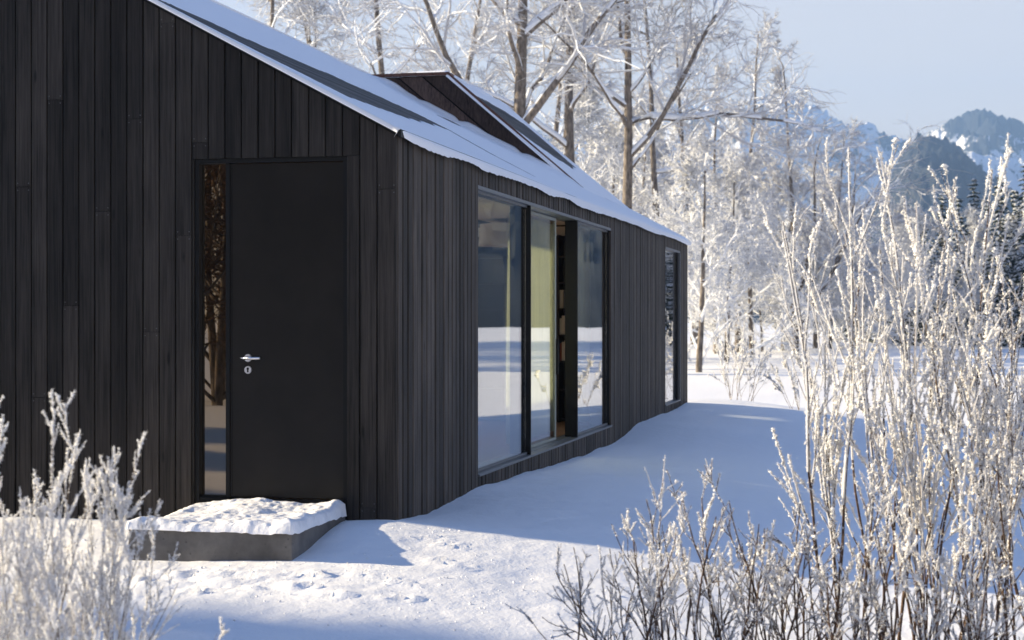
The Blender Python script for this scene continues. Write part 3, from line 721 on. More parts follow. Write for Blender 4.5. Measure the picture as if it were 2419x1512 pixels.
# snow lying on the dormer cap
m = []
yy = np.linspace(DOR_Y-.04, LEN, 60); xx = np.linspace(RIDGE_X-.2, DOR_X+.06, 40); XX, YY = np.meshgrid(xx, yy)
HH = 0.055+.05+0.03*fbm(XX*2, YY*2, 3)+.0; HH = HH*np.sqrt(np.clip((YY-yy[0])/.12, .0, 1))*np.sqrt(np.clip((xx[-1]-XX)/.1, 0, 1))
HH = np.where((XX < -3.95) & (YY < DOR_Y+.35), 0.0, HH)
i = (np.arange(59)[:, None]*40+np.arange(39)[None, :]).ravel()
o = link_mesh('roof_snow', fast_mesh('snow_cap', np.stack([XX, YY, DOR_Z+.002+HH], -1).reshape(-1, 3), np.stack([i, i+1, i+41, i+40], -1)), M['snow_roof'])
tag(o, 'thin snow pad on the flat top of the dormer', 'snow', kind='stuff')
# the sunny rear slope carries snow as well
m = MB()
for k in range(5):
    a, b = segs_y[k], segs_y[k+1]; op = SUN_GAPS[0] if k == 1 else SUN_GAPS[1] if k == 3 else None
    zz = lambda x: rl(x)+.08
    if op is None: slab(m, LX-.05, RIDGE_X, a, b, zz, .078)
    else: slab(m, LX-.05, op[2], a, b, zz, .078); slab(m, op[3], RIDGE_X, a, b, zz, .078)
o = m.build('roof_snow', M['snow_roof']); tag(o, 'snow on the hidden sunny roof slope behind the ridge', 'snow', kind='stuff')

# ------------------------------------------------------------------ concrete step with crusted snow
SX0, SX1, SY0, SY1, SZ = -1.558, -0.372, -1.183, -0.03, -0.098
import bmesh
step_me = MB().box(SX0, SX1, SY0, SY1, -0.75, SZ)
step = step_me.build('concrete_step', M['concrete'], None, bevel=0.008)
tag(step, 'grey concrete entrance step topped with snow below the door', 'step')
nxs, nys = 110, 100
U, W = np.meshgrid(np.linspace(0, 1, nxs), np.linspace(0, 1, nys))
edge = np.minimum(np.minimum(U*1.2, (1-U)*1.2), np.minimum(W*1.2, (1-W)*3))
SXg = SX0-.012+(SX1-SX0+.024)*U; SYg = SY0-.012+(SY1-SY0-.01+.012)*W
hs = 0.046+0.040*fbm(SXg*3+3, SYg*3, 2)+0.014*fbm(SXg*9, SYg*9, 3)+0.009*fbm(SXg*26, SYg*26, 3)
hs = hs + 0.022*np.exp(-(W/0.10)**2)*(0.5+1.6*fbm(SXg*7, SYg*0+1, 2)) + 0.03*np.exp(-((1-U)/0.08)**2)
hs = hs-0.035*np.exp(-((U-.06)/.12)**2-((W-.75)/.4)**2)
hs = hs+0.05*W**3
hs = hs*(0.35+0.65*np.clip(edge/0.07, 0, 1)**0.5)
# ragged lip hanging a little over the front and right edges
lip = 0.016*(fbm(SXg*9, SYg*9+4, 3)+.35)
lip = np.where(edge < 0.012, lip, 0); SYg = SYg-np.where(W < 0.03, lip, 0); SXg = SXg+np.where(U > .97, lip, 0)-np.where(U < .03, lip*.7, 0)
SZg = SZ+np.maximum(hs, 0.004)
ring_lo = np.where(edge <= 1e-9, SZ-0.004-0.016*np.clip(fbm(SXg*11, SYg*11, 2)+.2, 0, 1), SZg)
SZg = np.where(edge <= 1e-9, ring_lo, SZg)
i = (np.arange(nys-1)[:, None]*nxs+np.arange(nxs-1)[None, :]).ravel()
# underside sheet closes the pad
Vt = np.stack([SXg, SYg, SZg], -1).reshape(-1, 3)
o = link_mesh('step_snow', fast_mesh('step_snow', Vt, np.stack([i, i+1, i+nxs+1, i+nxs], -1)), M['snow_step'])
tag(o, 'lumpy crusted snow lying on the concrete step', 'snow', kind='stuff')

# ------------------------------------------------------------------ plants: tubes and frost lumps
def tubes(segs, k):
    """segs (n,14): p0,p1,t0,t1,r0,r1 -> verts, quads"""
    S = np.asarray(segs, float); n = len(S)
    p0, p1, t0, t1, r0, r1 = S[:, 0:3], S[:, 3:6], S[:, 6:9], S[:, 9:12], S[:, 12], S[:, 13]
    ref = np.array([0.93, 0.31, 0.17])
    def ring(p, t, r):
        u = np.cross(t, ref); u /= np.linalg.norm(u, axis=1, keepdims=True)+1e-9; v = np.cross(t, u); v /= np.linalg.norm(v, axis=1, keepdims=True)+1e-9
        a = np.arange(k)*2*np.pi/k
        return p[:, None, :]+r[:, None, None]*(u[:, None, :]*np.cos(a)[None, :, None]+v[:, None, :]*np.sin(a)[None, :, None])
    V = np.concatenate([ring(p0, t0, r0), ring(p1, t1, r1)], 1).reshape(-1, 3)
    b = np.arange(n)[:, None]*2*k; j = np.arange(k)[None, :]; j2 = (j+1) % k
    Fq = np.stack([b+j, b+j2, b+k+j2, b+k+j], -1).reshape(-1, 4)
    return V, Fq
def join(parts):
    V = []; Fq = []; b = 0
    for v, f in parts:
        V.append(v); Fq.append(f+b); b += len(v)
    return np.concatenate(V), np.concatenate(Fq)
OCT_V = np.array([(1,0,0),(-1,0,0),(0,1,0),(0,-1,0),(0,0,1),(0,0,-1)], float)
OCT_F = np.array([(0,2,4),(2,1,4),(1,3,4),(3,0,4),(2,0,5),(1,2,5),(3,1,5),(0,3,5)])
def lumps(P, size, g, stretch=0.5, axes=None):
    n = len(P); Q = g.normal(size=(n, 3, 3)); 
    A = Q/np.linalg.norm(Q, axis=2, keepdims=True)
    sc = size[:, None]*(1+stretch*(g.random((n, 6))-0.5)*2)
    base = np.einsum('kj,njl->nkl', OCT_V, A)
    # orthogonalise roughly: use random rotation built by QR for a subset of cases
    V = P[:, None, :]+base*sc[:, :, None]
    Fq = (np.arange(n)[:, None, None]*6+OCT_F[None]).reshape(-1, 3)
    return V.reshape(-1, 3), Fq
def needles(P, D, ln, wd, g):
    n = len(P); D = D/(np.linalg.norm(D, axis=1, keepdims=True)+1e-9); q = np.cross(D, g.normal(size=(n, 3))); q /= np.linalg.norm(q, axis=1, keepdims=True)+1e-9
    V = np.stack([P+q*wd[:, None], P-q*wd[:, None], P+D*ln[:, None]], 1).reshape(-1, 3)
    return V, np.arange(3*n).reshape(-1, 3)
def ell_lumps(P, D, ln, wd, th, g):
    """flattened lumps along direction D (n,3)"""
    D = D/(np.linalg.norm(D, axis=1, keepdims=True)+1e-9); up = np.array([0, 0, 1.0])
    s = np.cross(D, up); s /= np.linalg.norm(s, axis=1, keepdims=True)+1e-9; w = np.cross(s, D)
    n = len(P); jit = 1+0.5*(g.random((n, 6, 1))-0.5)
    B = np.stack([D*ln[:, None], -D*ln[:, None], s*wd[:, None], -s*wd[:, None], w*th[:, None], -w*th[:, None]], 1)
    V = P[:, None, :]+B*jit
    Fq = (np.arange(n)[:, None, None]*6+OCT_F[None]).reshape(-1, 3)
    return V.reshape(-1, 3), Fq

def nrmz(v):
    l = math.sqrt(v[0]*v[0]+v[1]*v[1]+v[2]*v[2])+1e-9; return (v[0]/l, v[1]/l, v[2]/l)
class Plant:
    """recursive branching; segments kept per level"""
    def __init__(s, seed): s.r = random.Random(seed); s.seg = {}; 
    def branch(s, p, d, L, r0, r1, n, wander, trop, level, rec=None):
        pts = [p]; dirs = [d]; R = s.r
        for i in range(n):
            d = nrmz((d[0]+R.gauss(0, wander), d[1]+R.gauss(0, wander), d[2]+R.gauss(0, wander)+trop))
            p = (p[0]+d[0]*L/n, p[1]+d[1]*L/n, p[2]+d[2]*L/n); pts.append(p); dirs.append(d)
        rad = [r0+(r1-r0)*(i/n) for i in range(n+1)]
        lst = s.seg.setdefault(level, [])
        for i in range(n):
            ta = dirs[i] if i == 0 else nrmz(tuple(dirs[i][k]+dirs[i+1][k] for k in range(3)))
            tb_ = dirs[i+1] if i == n-1 else nrmz(tuple(dirs[i+1][k]+dirs[i+2][k] for k in range(3)))
            if i == 0: ta = dirs[1]
            lst.append((*pts[i], *pts[i+1], *ta, *tb_, rad[i], rad[i+1]))
        return pts, dirs, rad
    def side(s, d, ang):
        """direction leaving d at angle ang"""
        R = s.r; a = (R.gauss(0, 1), R.gauss(0, 1), R.gauss(0, 1)); k = sum(a[i]*d[i] for i in range(3))
        n = nrmz(tuple(a[i]-k*d[i] for i in range(3))); c, sn = math.cos(ang), math.sin(ang)
        return tuple(d[i]*c+n[i]*sn for i in range(3))

def along(pts, dirs, rad, t):
    n = len(pts)-1; f = min(t*n, n-1e-6); i = int(f); f -= i
    return tuple(pts[i][k]*(1-f)+pts[i+1][k]*f for k in range(3)), dirs[min(i+1, n)], rad[i]*(1-f)+rad[i+1]*f

def big_tree(seed, H, r, first, n_limb, limb_len, droop=-0.04, nb=(8, 8, 6), lean=(0, 0), limbs=None, spread=(0.55, 1.05)):
    P = Plant(seed); R = P.r
    tr = P.branch((0, 0, -0.3), nrmz((lean[0], lean[1], 1)), H, r, r*0.18, 14, 0.022, 0.03, 0)
    L1 = []
    spec = limbs or []
    for k in range(n_limb):
        t = first+(0.97-first)*(k/max(1, n_limb-1))**0.9
        L1.append((t, None, None))
    for (t, d, ln) in spec: L1.append((t, nrmz(d), ln))
    for (t, d, ln) in L1:
        p, dd_, rr = along(*tr, t)
        if d is None:
            d = P.side(dd_, R.uniform(*spread)); ln = limb_len*(1.12-0.75*t)*R.uniform(.75, 1.2); rb = rr*R.uniform(.42, .62)
        else: rb = rr*0.72
        b1 = P.branch(p, d, ln, max(rb, .03), max(rb*.22, .012), 9, 0.15, 0.05, 1)
        for j in range(nb[0]):
            t2 = 0.22+0.76*(j+R.random())/nb[0]; p2, d2, r2 = along(*b1, t2)
            l2 = ln*(0.62-0.36*t2)*R.uniform(.6, 1.25)
            b2 = P.branch(p2, P.side(d2, R.uniform(.45, 1.0)), l2, max(r2*.55, .014), .008, 6, 0.2, 0.04, 2)
            for q in range(nb[1]):
                t3 = 0.15+0.85*(q+R.random())/nb[1]; p3, d3, r3 = along(*b2, min(t3, .999))
                l3 = l2*(0.62-0.25*t3)*R.uniform(.6, 1.3)
                b3 = P.branch(p3, P.side(d3, R.uniform(.4, 1.0)), l3, max(r3*.6, .010), .006, 4, 0.2, droop*.5, 3)
                for w in range(nb[2]):
                    t4 = 0.15+0.84*R.random(); p4, d4, r4 = along(*b3, t4)
                    P.branch(p4, P.side(d4, R.uniform(.3, .9)), l3*R.uniform(.3, .75), .0075, .004, 3, 0.22, droop, 4)
    return P
def tree_meshes(P, name, twig_r=1.0, snow_amt=1.5, frost_white=0.0, seed=1):
    g = np.random.default_rng(seed)
    S0 = tubes(P.seg[0], 9); S1 = tubes(P.seg[1], 6); S2 = tubes(P.seg[2], 4)
    trunk = fast_mesh(name+'_trunk', *join([S0, S1])); trunk.materials.append(M['bark'])
    V2, F2 = S2
    tw = []
    for lv in (3, 4):
        a = np.array(P.seg.get(lv, [])); 
        if len(a): a = a.copy(); a[:, 12:14] *= twig_r; tw.append(tubes(a, 3))
    crown = fast_mesh(name+'_crown', *join([S2]+tw)); crown.materials.append(M['twig'])
    sn = []
    for lv, thr in ((0, .45), (1, .25), (2, .2), (3, .35)):
        a = np.array(P.seg[lv]); d = a[:, 3:6]-a[:, 0:3]; d /= np.linalg.norm(d, axis=1, keepdims=True)
        h = np.sqrt(np.clip(1-d[:, 2]**2, 0, 1)); n_ = vnoise(a[:, 0]*1.3+a[:, 2], a[:, 1]*1.3)+.5
        kk = (h > thr) & (n_ > 0.18)
        a = a[kk]; h = h[kk]
        if not len(a): continue
        off = (a[:, 12]*0.55+0.008)*h; b = a.copy(); b[:, 2] += off; b[:, 5] += off
        sc = (0.80*h*snow_amt)
        ex = (.012 if lv < 3 else .004)*snow_amt; b[:, 12] = a[:, 12]*sc+ex; b[:, 13] = a[:, 13]*sc+ex
        sn.append(tubes(b, 6 if lv < 2 else 3))
    snow = fast_mesh(name+'_snow', *join(sn)); snow.materials.append(M['snow_limb'])
    return trunk, crown, snow
def place(meshes, name, label, cat, loc, rz=0, sc=1.0, group=None, names=('trunk', 'crown', 'snow')):
    e = empty(name, loc, rz, sc); tag(e, label, cat, group)
    for me, nm in zip(meshes, names):
        c = link_mesh(nm, me, None, e)
        if nm in ('crown', 'snow', 'frost', 'stems'): c['kind'] = 'stuff'
    return e
def gloc(px, Z, dz=-0.05):
    x, y = at(px, Z); return (x, y, gz(x, y)+dz)
def az(dx, dz_, dy=0.0):
    """direction seen from the camera: dx to the right, dz up, dy away"""
    return (RT[0]*dx+FW[0]*dy, RT[1]*dx+FW[1]*dy, dz_)

TA = tree_meshes(big_tree(3, 17, .30, .45, 9, 6.2, limbs=[(.42, az(-.75, .75, .2), 7.5), (.44, az(.62, .80, -.2), 7.5), (.62, az(-.9, .45), 6), (.60, az(.85, .5), 6)]), 'tree_a', 1.05, seed=1)
TB = tree_meshes(big_tree(12, 18, .24, .40, 13, 5.2), 'tree_b', 1.05, seed=2)
TC = tree_meshes(big_tree(23, 15, .22, .42, 9, 5.4, limbs=[(.45, az(.75, .75), 7.5), (.52, az(.95, .25), 6.5), (.55, az(-.8, .6), 5)]), 'tree_c', 1.05, seed=3)
TD = tree_meshes(big_tree(31, 16, .17, .30, 13, 4.6, droop=-0.10, nb=(8, 7, 6)), 'tree_d', 1.05, seed=4)
TE_P = big_tree(44, 12.5, .15, .22, 7, 4.5, limbs=[(.10, az(.42, .9), 8), (.12, az(.62, .8), 7.5), (.08, az(-.35, .9), 7), (.16, az(.2, .95, .2), 8), (.2, az(.7, .7), 5)], nb=(8, 7, 5))
TE = tree_meshes(TE_P, 'tree_e', 1.1, seed=5)
place(TA, 'broadleaf_tree', 'tall forked bare tree with snow lined limbs rising behind the dormer', 'tree', gloc(1190, 72), 0, 1.45, 'bare trees behind the house')
place(TB, 'broadleaf_tree', 'straight bare tree right of the big forked one', 'tree', gloc(1372, 84), .4, 1.52, 'bare trees behind the house')
place(TC, 'broadleaf_tree', 'bare tree with a long limb reaching right above the low end of the roof', 'tree', gloc(1466, 75), 0, 1.45, 'bare trees behind the house')
place(TD, 'broadleaf_tree', 'slender drooping birch like tree between the roof end and the field', 'tree', gloc(1742, 93), 0, 1.12, 'bare trees behind the house')
place(TE, 'broadleaf_tree', 'many stemmed bare tree fanning out in front of the mountain', 'tree', gloc(1880, 93), 0, 1.3, 'bare trees behind the house')
for (px, Z, msh, rz_, s, lab) in [
    (620, 62, TD, 1.2, 1.15, 'fine twigged bare tree behind the front part of the roof ridge, leftmost in view'),
    (770, 66, TB, 2.6, 1.0, 'bare tree second from the upper left above the roof'),
    (930, 60, TD, 3.9, 1.2, 'drooping bare tree left of the big forked tree'),
    (1060, 78, TB, 5.0, 1.1, 'distant bare tree just left of the big forked trunk'),
    (1290, 84, TD, .5, 1.35, 'distant bare tree between the forked and the straight tree'),
    (1560, 80, TD, 2.0, 1.3, 'distant pale bare tree above the low end of the roof'),
    (1640, 92, TB, 1.0, 1.0, 'faint bare tree farthest away above the roof corner'),
    (1690, 70, TD, 4.4, .74, 'pale thin bare tree just left of the slender birch'),
    (1960, 74, TD, 5.5, .62, 'low bare tree under the fan shaped one, near the hill')]:
    place(msh, 'broadleaf_tree', lab, 'tree', gloc(px, Z*1.35), rz_, s*1.3, 'bare trees behind the house')

# white hoar-frosted trees and bushes
def frost_tree(seed, H, r, first, n_limb, limb_len, name, nlump=24000, ms=1, lsz=(.012, .034)):
    P = big_tree(seed, H, r, first, n_limb, limb_len, droop=-0.06, nb=(7, 7, 5), spread=(.5, 1.25))
    g = np.random.default_rng(seed)
    trunk = fast_mesh(name+'_trunk', *tubes(P.seg[0], 7)); trunk.materials.append(M['bark'])
    tw = []
    for lv, mul in ((1, 1.0), (2, 1.4), (3, 1.9), (4, 2.1)):
        a = np.array(P.seg[lv]); a[:, 12:14] *= mul; tw.append(tubes(a, 4 if lv < 3 else 3))
    a = np.concatenate([np.array(P.seg[3]), np.array(P.seg[4])]); k = g.integers(0, len(a), nlump); t = g.random((nlump, 1))
    Pp = a[k, 0:3]*(1-t)+a[k, 3:6]*t
    lv_, lf_ = lumps(Pp, g.uniform(*lsz, nlump), g)
    crown = fast_mesh(name+'_crown', *join(tw)); crown.materials.append(M['frost_far'])
    fr = fast_mesh(name+'_frost', lv_, lf_); fr.materials.append(M['frost_far'])
    return trunk, crown, fr
FA = frost_tree(61, 8.0, .13, .06, 17, 3.6, 'frost_a')
FB = frost_tree(62, 6.2, .10, .04, 16, 3.4, 'frost_b')
FC = frost_tree(63, 4.2, .07, .03, 15, 2.8, 'frost_c')
fn = ('trunk', 'crown', 'frost')
for i, (px, Z, msh, rz_, s, lab) in enumerate([
    (1345, 104, FA, .3, 2.05, 'white frosted tree standing behind the dormer roof end'),
    (1430, 112, FB, 1.0, 2.36, 'white frosted tree behind the lower roof edge'),
    (1500, 120, FA, 2.2, 1.96, 'white frosted tree showing above the roof eave near its far end'),
    (1585, 128, FA, 4.0, 1.98, 'white frosted tree directly behind the far roof corner'),
    (1650, 72, FA, 3.1, 1.16, 'dense white frosted tree just right of the far house corner'),
    (1715, 80, FB, .9, 1.45, 'white frosted tree second from the far house corner'),
    (1775, 88, FA, 5.2, 1.23, 'white frosted tree over the small dry bush'),
    (1850, 96, FB, 2.5, 1.58, 'white frosted tree below the fan shaped bare tree'),
    (1925, 104, FA, 1.9, 1.30, 'white frosted tree behind the tall shrub stems'),
    (2010, 108, FB, 4.2, 1.47, 'white frosted tree left of the snowy spruces'),
    (2090, 112, FA, 0.7, 1.17, 'white frosted tree under the wooded hill foot'),
    (2190, 116, FB, 3.3, 1.42, 'white frosted tree among the first spruces'),
    (2300, 120, FA, 5.9, 1.14, 'white frosted tree in front of the dark spruces'),
    (2400, 124, FB, 1.5, 1.49, 'white frosted tree at the right margin'),
    (1690, 90, FC, 0.2, 1.25, 'low white frosted bush left in the field behind the house'),
    (1800, 94, FC, 2.2, 1.26, 'low white frosted bush in the middle of the field'),
    (1900, 98, FC, 4.1, 1.27, 'low white frosted bush in the field behind the tall shrubs'),
    (2020, 102, FC, 5.1, 1.21, 'low white frosted bush right in the field'),
    ]):
    place(msh, 'frosted_tree', lab, 'tree', gloc(px, Z), rz_, s, 'hoar frosted trees round the field', fn)

# spruces
def spruce(seed, H, Rb, name, snow=0.65, nb=11, pw=0.85):
    g = np.random.default_rng(seed); P = []; D = []; L = []; 
    nw = int(H/0.30)
    for w in range(nw):
        z = 0.5+(H-0.55)*(w/nw)**0.95; R = Rb*(1-z/H)**pw+.06
        for b in range(max(4, int(nb*(0.5+0.6*(1-z/H))))):
            a = g.random()*6.283; ln = R*g.uniform(.7, 1.1); dr = -0.30-0.25*(1-z/H)
            n = max(2, int(ln/0.22)); t = (np.arange(n)+.7)/n
            x = np.cos(a)*ln*t; y = np.sin(a)*ln*t; zz = z+dr*ln*t+0.14*ln*t*t+g.normal(0, .03, n)
            P.append(np.stack([x+g.normal(0, .05, n), y+g.normal(0, .05, n), zz], 1)); D.append(np.tile([np.cos(a), np.sin(a), dr], (n, 1)))
    P = np.concatenate(P); D = np.concatenate(D)+g.normal(0, .35, (len(P), 3)); n = len(P)
    nv, nf = ell_lumps(P, D, g.uniform(.16, .30, n), g.uniform(.07, .13, n), g.uniform(.03, .07, n), g)
    k = g.random(n) < snow; Q = P[k].copy(); Q[:, 2] += g.uniform(.02, .06, k.sum()); m_ = k.sum()
    sv, sf = ell_lumps(Q, D[k], g.uniform(.14, .26, m_), g.uniform(.06, .12, m_), g.uniform(.025, .05, m_), g)
    tseg = [(0, 0, -.4, 0, 0, H*.96, 0, 0, 1, 0, 0, 1, .045*Rb+.06, .012)]
    tr = fast_mesh(name+'_trunk', *tubes(tseg, 8)); tr.materials.append(M['bark'])
    cr_ = fast_mesh(name+'_crown', nv, nf, False); cr_.materials.append(M['needle'])
    sn = fast_mesh(name+'_snow', sv, sf, True); sn.materials.append(M['snow_limb'])
    return tr, cr_, sn
SA = spruce(71, 12.0, 2.1, 'spruce_a'); SB = spruce(72, 10.0, 1.7, 'spruce_b')
SL = spruce(73, 12.8, 4.4, 'spruce_c', .5, 56, .55)
sp_i = 0
spr = [(2095, 128, SB, .85), (2140, 120, SA, .85), (2185, 130, SB, 1.0), (2225, 118, SA, .9), (2262, 126, SB, 1.1), (2300, 120, SA, 1.0), (2330, 132, SB, 1.15), (2362, 112, SA, .98), (2395, 124, SB, 1.15), (2425, 106, SA, 1.0), (2050, 135, SB, .9), (2010, 140, SA, .8), (2450, 130, SB, 1.2), (2490, 115, SA, 1.0)]
wordz = ['first', 'second', 'third', 'fourth', 'fifth', 'sixth', 'seventh', 'eighth', 'ninth', 'tenth', 'eleventh', 'twelfth', 'thirteenth', 'fourteenth']
for i, (px, Z, msh, s) in enumerate(sorted(spr, key=lambda q: q[0])):
    place(msh, 'spruce', f'snow laden dark spruce below the mountain, {wordz[i]} from the left in its row', 'tree', gloc(px, Z), i*1.7, s, 'snowy spruces at the field edge')
# big spruces left of the entrance, whose shade crosses the foreground
for i, (x, y, s) in enumerate([(-34.0, -3.35, 1.0), (-35.5, -8.2, .98), (-33.0, -13.0, .98)]):
    place(SL, 'spruce', ['tall spruce', 'taller spruce', 'broad spruce'][i]+' beyond the entrance side, outside the view, shading the foreground', 'tree', (x, y, gz(x, y)), i*2.0, s, 'spruces that shade the foreground')
# brown thicket behind the camera, mirrored in the narrow bronze pane beside the door
TH_P = big_tree(81, 6.0, .10, .06, 12, 4.0, nb=(6, 5, 4), spread=(.5, 1.2))
def brown(P, name):
    tr = fast_mesh(name+'_trunk', *join([tubes(P.seg[0], 7), tubes(P.seg[1], 5)])); tr.materials.append(M['bark'])
    cr_ = fast_mesh(name+'_crown', *join([tubes(P.seg[2], 4)]+[tubes(np.array(P.seg[l])*np.array([1]*12+[1.6, 1.6]), 3) for l in (3, 4)])); cr_.materials.append(M['twig_dark'])
    return tr, cr_
BT = brown(TH_P, 'thicket')
for i in range(30):
    x = -20+i*0.62+rng.uniform(-.5, .5); y = -26-rng.uniform(0, 6)-(i % 4)*5
    place(BT, 'thicket_tree', 'brown bare thicket tree behind the viewer, mirrored in the pane beside the door', 'tree', (x, y, gz(x, y)), i*1.1, rng.uniform(1.1, 2.0), 'brown thicket behind the viewer')

# small dry bush at the edge of the mound
def shrub(seed, H, n_stem, spread, name, r=0.006, levels=(4, 3), up=0.05, wander=0.06, frost_from=0.35, lump_n=6000, lsz=(.004, .010), stem_mat='stem', frost_mat='frost', bend=0.0, side_len=.42, cover=1.0, lean=(0, 0), twig_ang=(.3, .75), rime=.0015, spikes=0, spk=(.006, .014)):
    P = Plant(seed); R = P.r; roots = []
    for k in range(n_stem):
        a = R.random()*6.283; sp = spread*math.sqrt(R.random()); d = nrmz((math.cos(a)*sp+lean[0], math.sin(a)*sp+lean[1], 1))
        h = H*R.uniform(.62, 1.0); rr = r*R.uniform(.7, 1.15)
        st = P.branch((math.cos(a)*.10*R.random()*n_stem**.5, math.sin(a)*.10*R.random()*n_stem**.5, -.12), d, h, rr, rr*.32, 14, wander, up, 0)
        for j in range(levels[0]):
            t = 0.18+0.78*(j+R.random())/levels[0]; p2, d2, r2 = along(*st, min(t, .99)); l2 = h*side_len*(1.15-.75*t)*R.uniform(.6, 1.25)
            b2 = P.branch(p2, P.side(d2, R.uniform(*twig_ang)), l2, max(r2*.7, r*.25), r*.2, 8, wander*1.3, up*1.6, 1)
            for q in range(levels[1]):
                t3 = .2+.75*R.random(); p3, d3, r3 = along(*b2, t3)
                P.branch(p3, P.side(d3, R.uniform(*twig_ang)), l2*R.uniform(.25, .55), r*.32, r*.16, 4, wander*1.5, up*1.6, 2)
    g = np.random.default_rng(seed)
    sleeve = []
    for l in ((0, 1, 2) if rime > .0006 else (2,)):
        a = np.array(P.seg[l]); zz = (a[:, 2]+a[:, 5])/2/H; pn = vnoise(a[:, 0]*9+a[:, 2]*11, a[:, 1]*9+seed*3.1)
        kk = (zz > frost_from*(1, .6, .45)[l]+pn*.35) & (g.random(len(a)) < .93); a = a[kk].copy()
        if not len(a): continue
        o_ = a[:, 12]*.5+.0010; a[:, 0] -= o_; a[:, 3] -= o_; a[:, 2] += o_*.5; a[:, 5] += o_*.5
        kf = g.uniform(0.85, 1.15, len(a)); a[:, 12] = a[:, 12]*kf+rime; a[:, 13] = a[:, 13]*kf+rime; sleeve.append(tubes(a, 5))
    stems = fast_mesh(name+'_stems', *join([tubes(P.seg[0], 6), tubes(P.seg[1], 5), tubes(P.seg[2], 4)])); stems.materials.append(M[stem_mat])
    A = np.concatenate([np.array(P.seg[l]) for l in (0, 1, 2)]); lvl = np.concatenate([np.full(len(P.seg[l]), l) for l in (0, 1, 2)])
    ln = np.linalg.norm(A[:, 3:6]-A[:, 0:3], axis=1); zf = np.clip((A[:, 5]/H-frost_from*np.array([1, .55, .4])[lvl])/(0.30), 0.04, 1)
    patch = np.clip(1.2+2.2*vnoise(A[:, 0]*7+A[:, 2]*9, A[:, 1]*7+seed), 0.15, 2)
    wgt = ln*zf*patch*np.array([1.0, 1.0, .9])[lvl]; wgt /= wgt.sum()
    k = g.choice(len(A), lump_n, p=wgt); t = g.random((lump_n, 1)); Pp = A[k, 0:3]*(1-t)+A[k, 3:6]*t; rad = A[k, 12]
    off = g.normal(size=(lump_n, 3)); off /= np.linalg.norm(off, axis=1, keepdims=True); off[:, 2] += .25
    sz = g.uniform(lsz[0], lsz[1], lump_n)*np.where(g.random(lump_n) < .08, 1.7, 1.0)*np.clip(.7+.3*patch[k], .6, 1.3)
    Pp = Pp+off*(rad*.8+sz*.45)[:, None]
    sv, sf = join(sleeve); lv_, lf_ = lumps(Pp, sz, g)
    sf3 = np.concatenate([sf[:, [0, 1, 2]], sf[:, [0, 2, 3]]])
    extra = []
    if spikes:
        k = g.choice(len(A), spikes, p=wgt); t = g.random((spikes, 1)); Ps = A[k, 0:3]*(1-t)+A[k, 3:6]*t
        Dd = g.normal(size=(spikes, 3)); Dd[:, 2] += .3; ln_ = g.uniform(spk[0], spk[1], spikes)*np.clip(.5+.5*patch[k], .5, 1.5)
        extra = [needles(Ps, Dd, ln_+A[k, 12], g.uniform(.0010, .0022, spikes), g)]
    fr = fast_mesh(name+'_frost', *join([(sv, sf3), (lv_, lf_)]+extra)); fr.materials.append(M[frost_mat])
    return stems, fr
sn_ = ('stems', 'frost')
DRY = shrub(91, 1.9, 9, .42, 'dry_bush', .006, (5, 3), .03, .06, .45, 3500, (.007, .018), 'weed')
place(DRY, 'dry_bush', 'thin dry bush with frosted tips at the edge of the mound', 'bush', gloc(1745, 34), 0, 1.0, None, sn_)
DRY2 = shrub(92, 1.3, 6, .5, 'dry_bush_b', .005, (4, 3), .03, .06, .45, 2000, (.006, .014), 'weed')
place(DRY2, 'dry_bush', 'smaller dry bush right of the thin one, nearer the tall shrubs', 'bush', gloc(1905, 30), 0, 1.0, None, sn_)
place(DRY, 'dry_bush', 'frosted bush out right on the field, mirrored in the third pane', 'bush', (6.3, 13.0, gz(6.3, 13.0)-.05), 1.0, 1.25, None, sn_)

# frosted shrubs in the right foreground
TW = dict(spikes=13000, spk=(.006, .017), side_len=.34, twig_ang=(.15, .5), rime=.0008)
HA = shrub(101, 3.12, 6, .15, 'tall_a', .0085, (6, 3), .03, .05, .30, 6500, (.0035, .0092), **TW)
HB = shrub(102, 3.0, 7, .17, 'tall_b', .0085, (6, 3), .03, .05, .30, 6500, (.0035, .0092), **TW)
HC = shrub(103, 2.85, 7, .20, 'tall_c', .0085, (6, 3), .03, .05, .28, 6500, (.0035, .0092), **TW)
LW = dict(spikes=6000, spk=(.005, .013), side_len=.40, twig_ang=(.3, .7), rime=.0004)
LA = shrub(111, 1.22, 7, .30, 'low_a', .0088, (5, 3), .045, .09, .66, 1300, (.0032, .0075), **LW)
LB = shrub(112, 1.12, 7, .33, 'low_b', .0085, (5, 3), .045, .09, .66, 1200, (.0032, .0075), **LW)
LC = shrub(113, 1.32, 8, .30, 'low_c', .0088, (5, 4), .045, .09, .60, 1700, (.0032, .0075), **LW)
for (px, Z, msh, rz_, s, lab) in [
    (2015, 9.3, HA, .3, 1.02, 'tall frosted shrub nearest the house, its stem tips highest'),
    (2115, 9.9, HB, 1.4, 1.05, 'tall frosted shrub second from the house side'),
    (2215, 9.2, HC, 2.2, 1.0, 'tall frosted shrub in the middle of the tall clump'),
    (2305, 9.8, HA, 3.6, .98, 'tall frosted shrub below the wooded hill'),
    (2380, 9.0, HB, 4.3, .93, 'tall frosted shrub at the right margin with thick brown stems'),
    (2470, 9.6, HC, 5.1, 1.0, 'tall frosted shrub half outside the right margin')]:
    place(msh, 'frosted_shrub', lab, 'shrub', gloc(px, Z), rz_, s, 'tall frosted shrubs in front of the house', sn_)
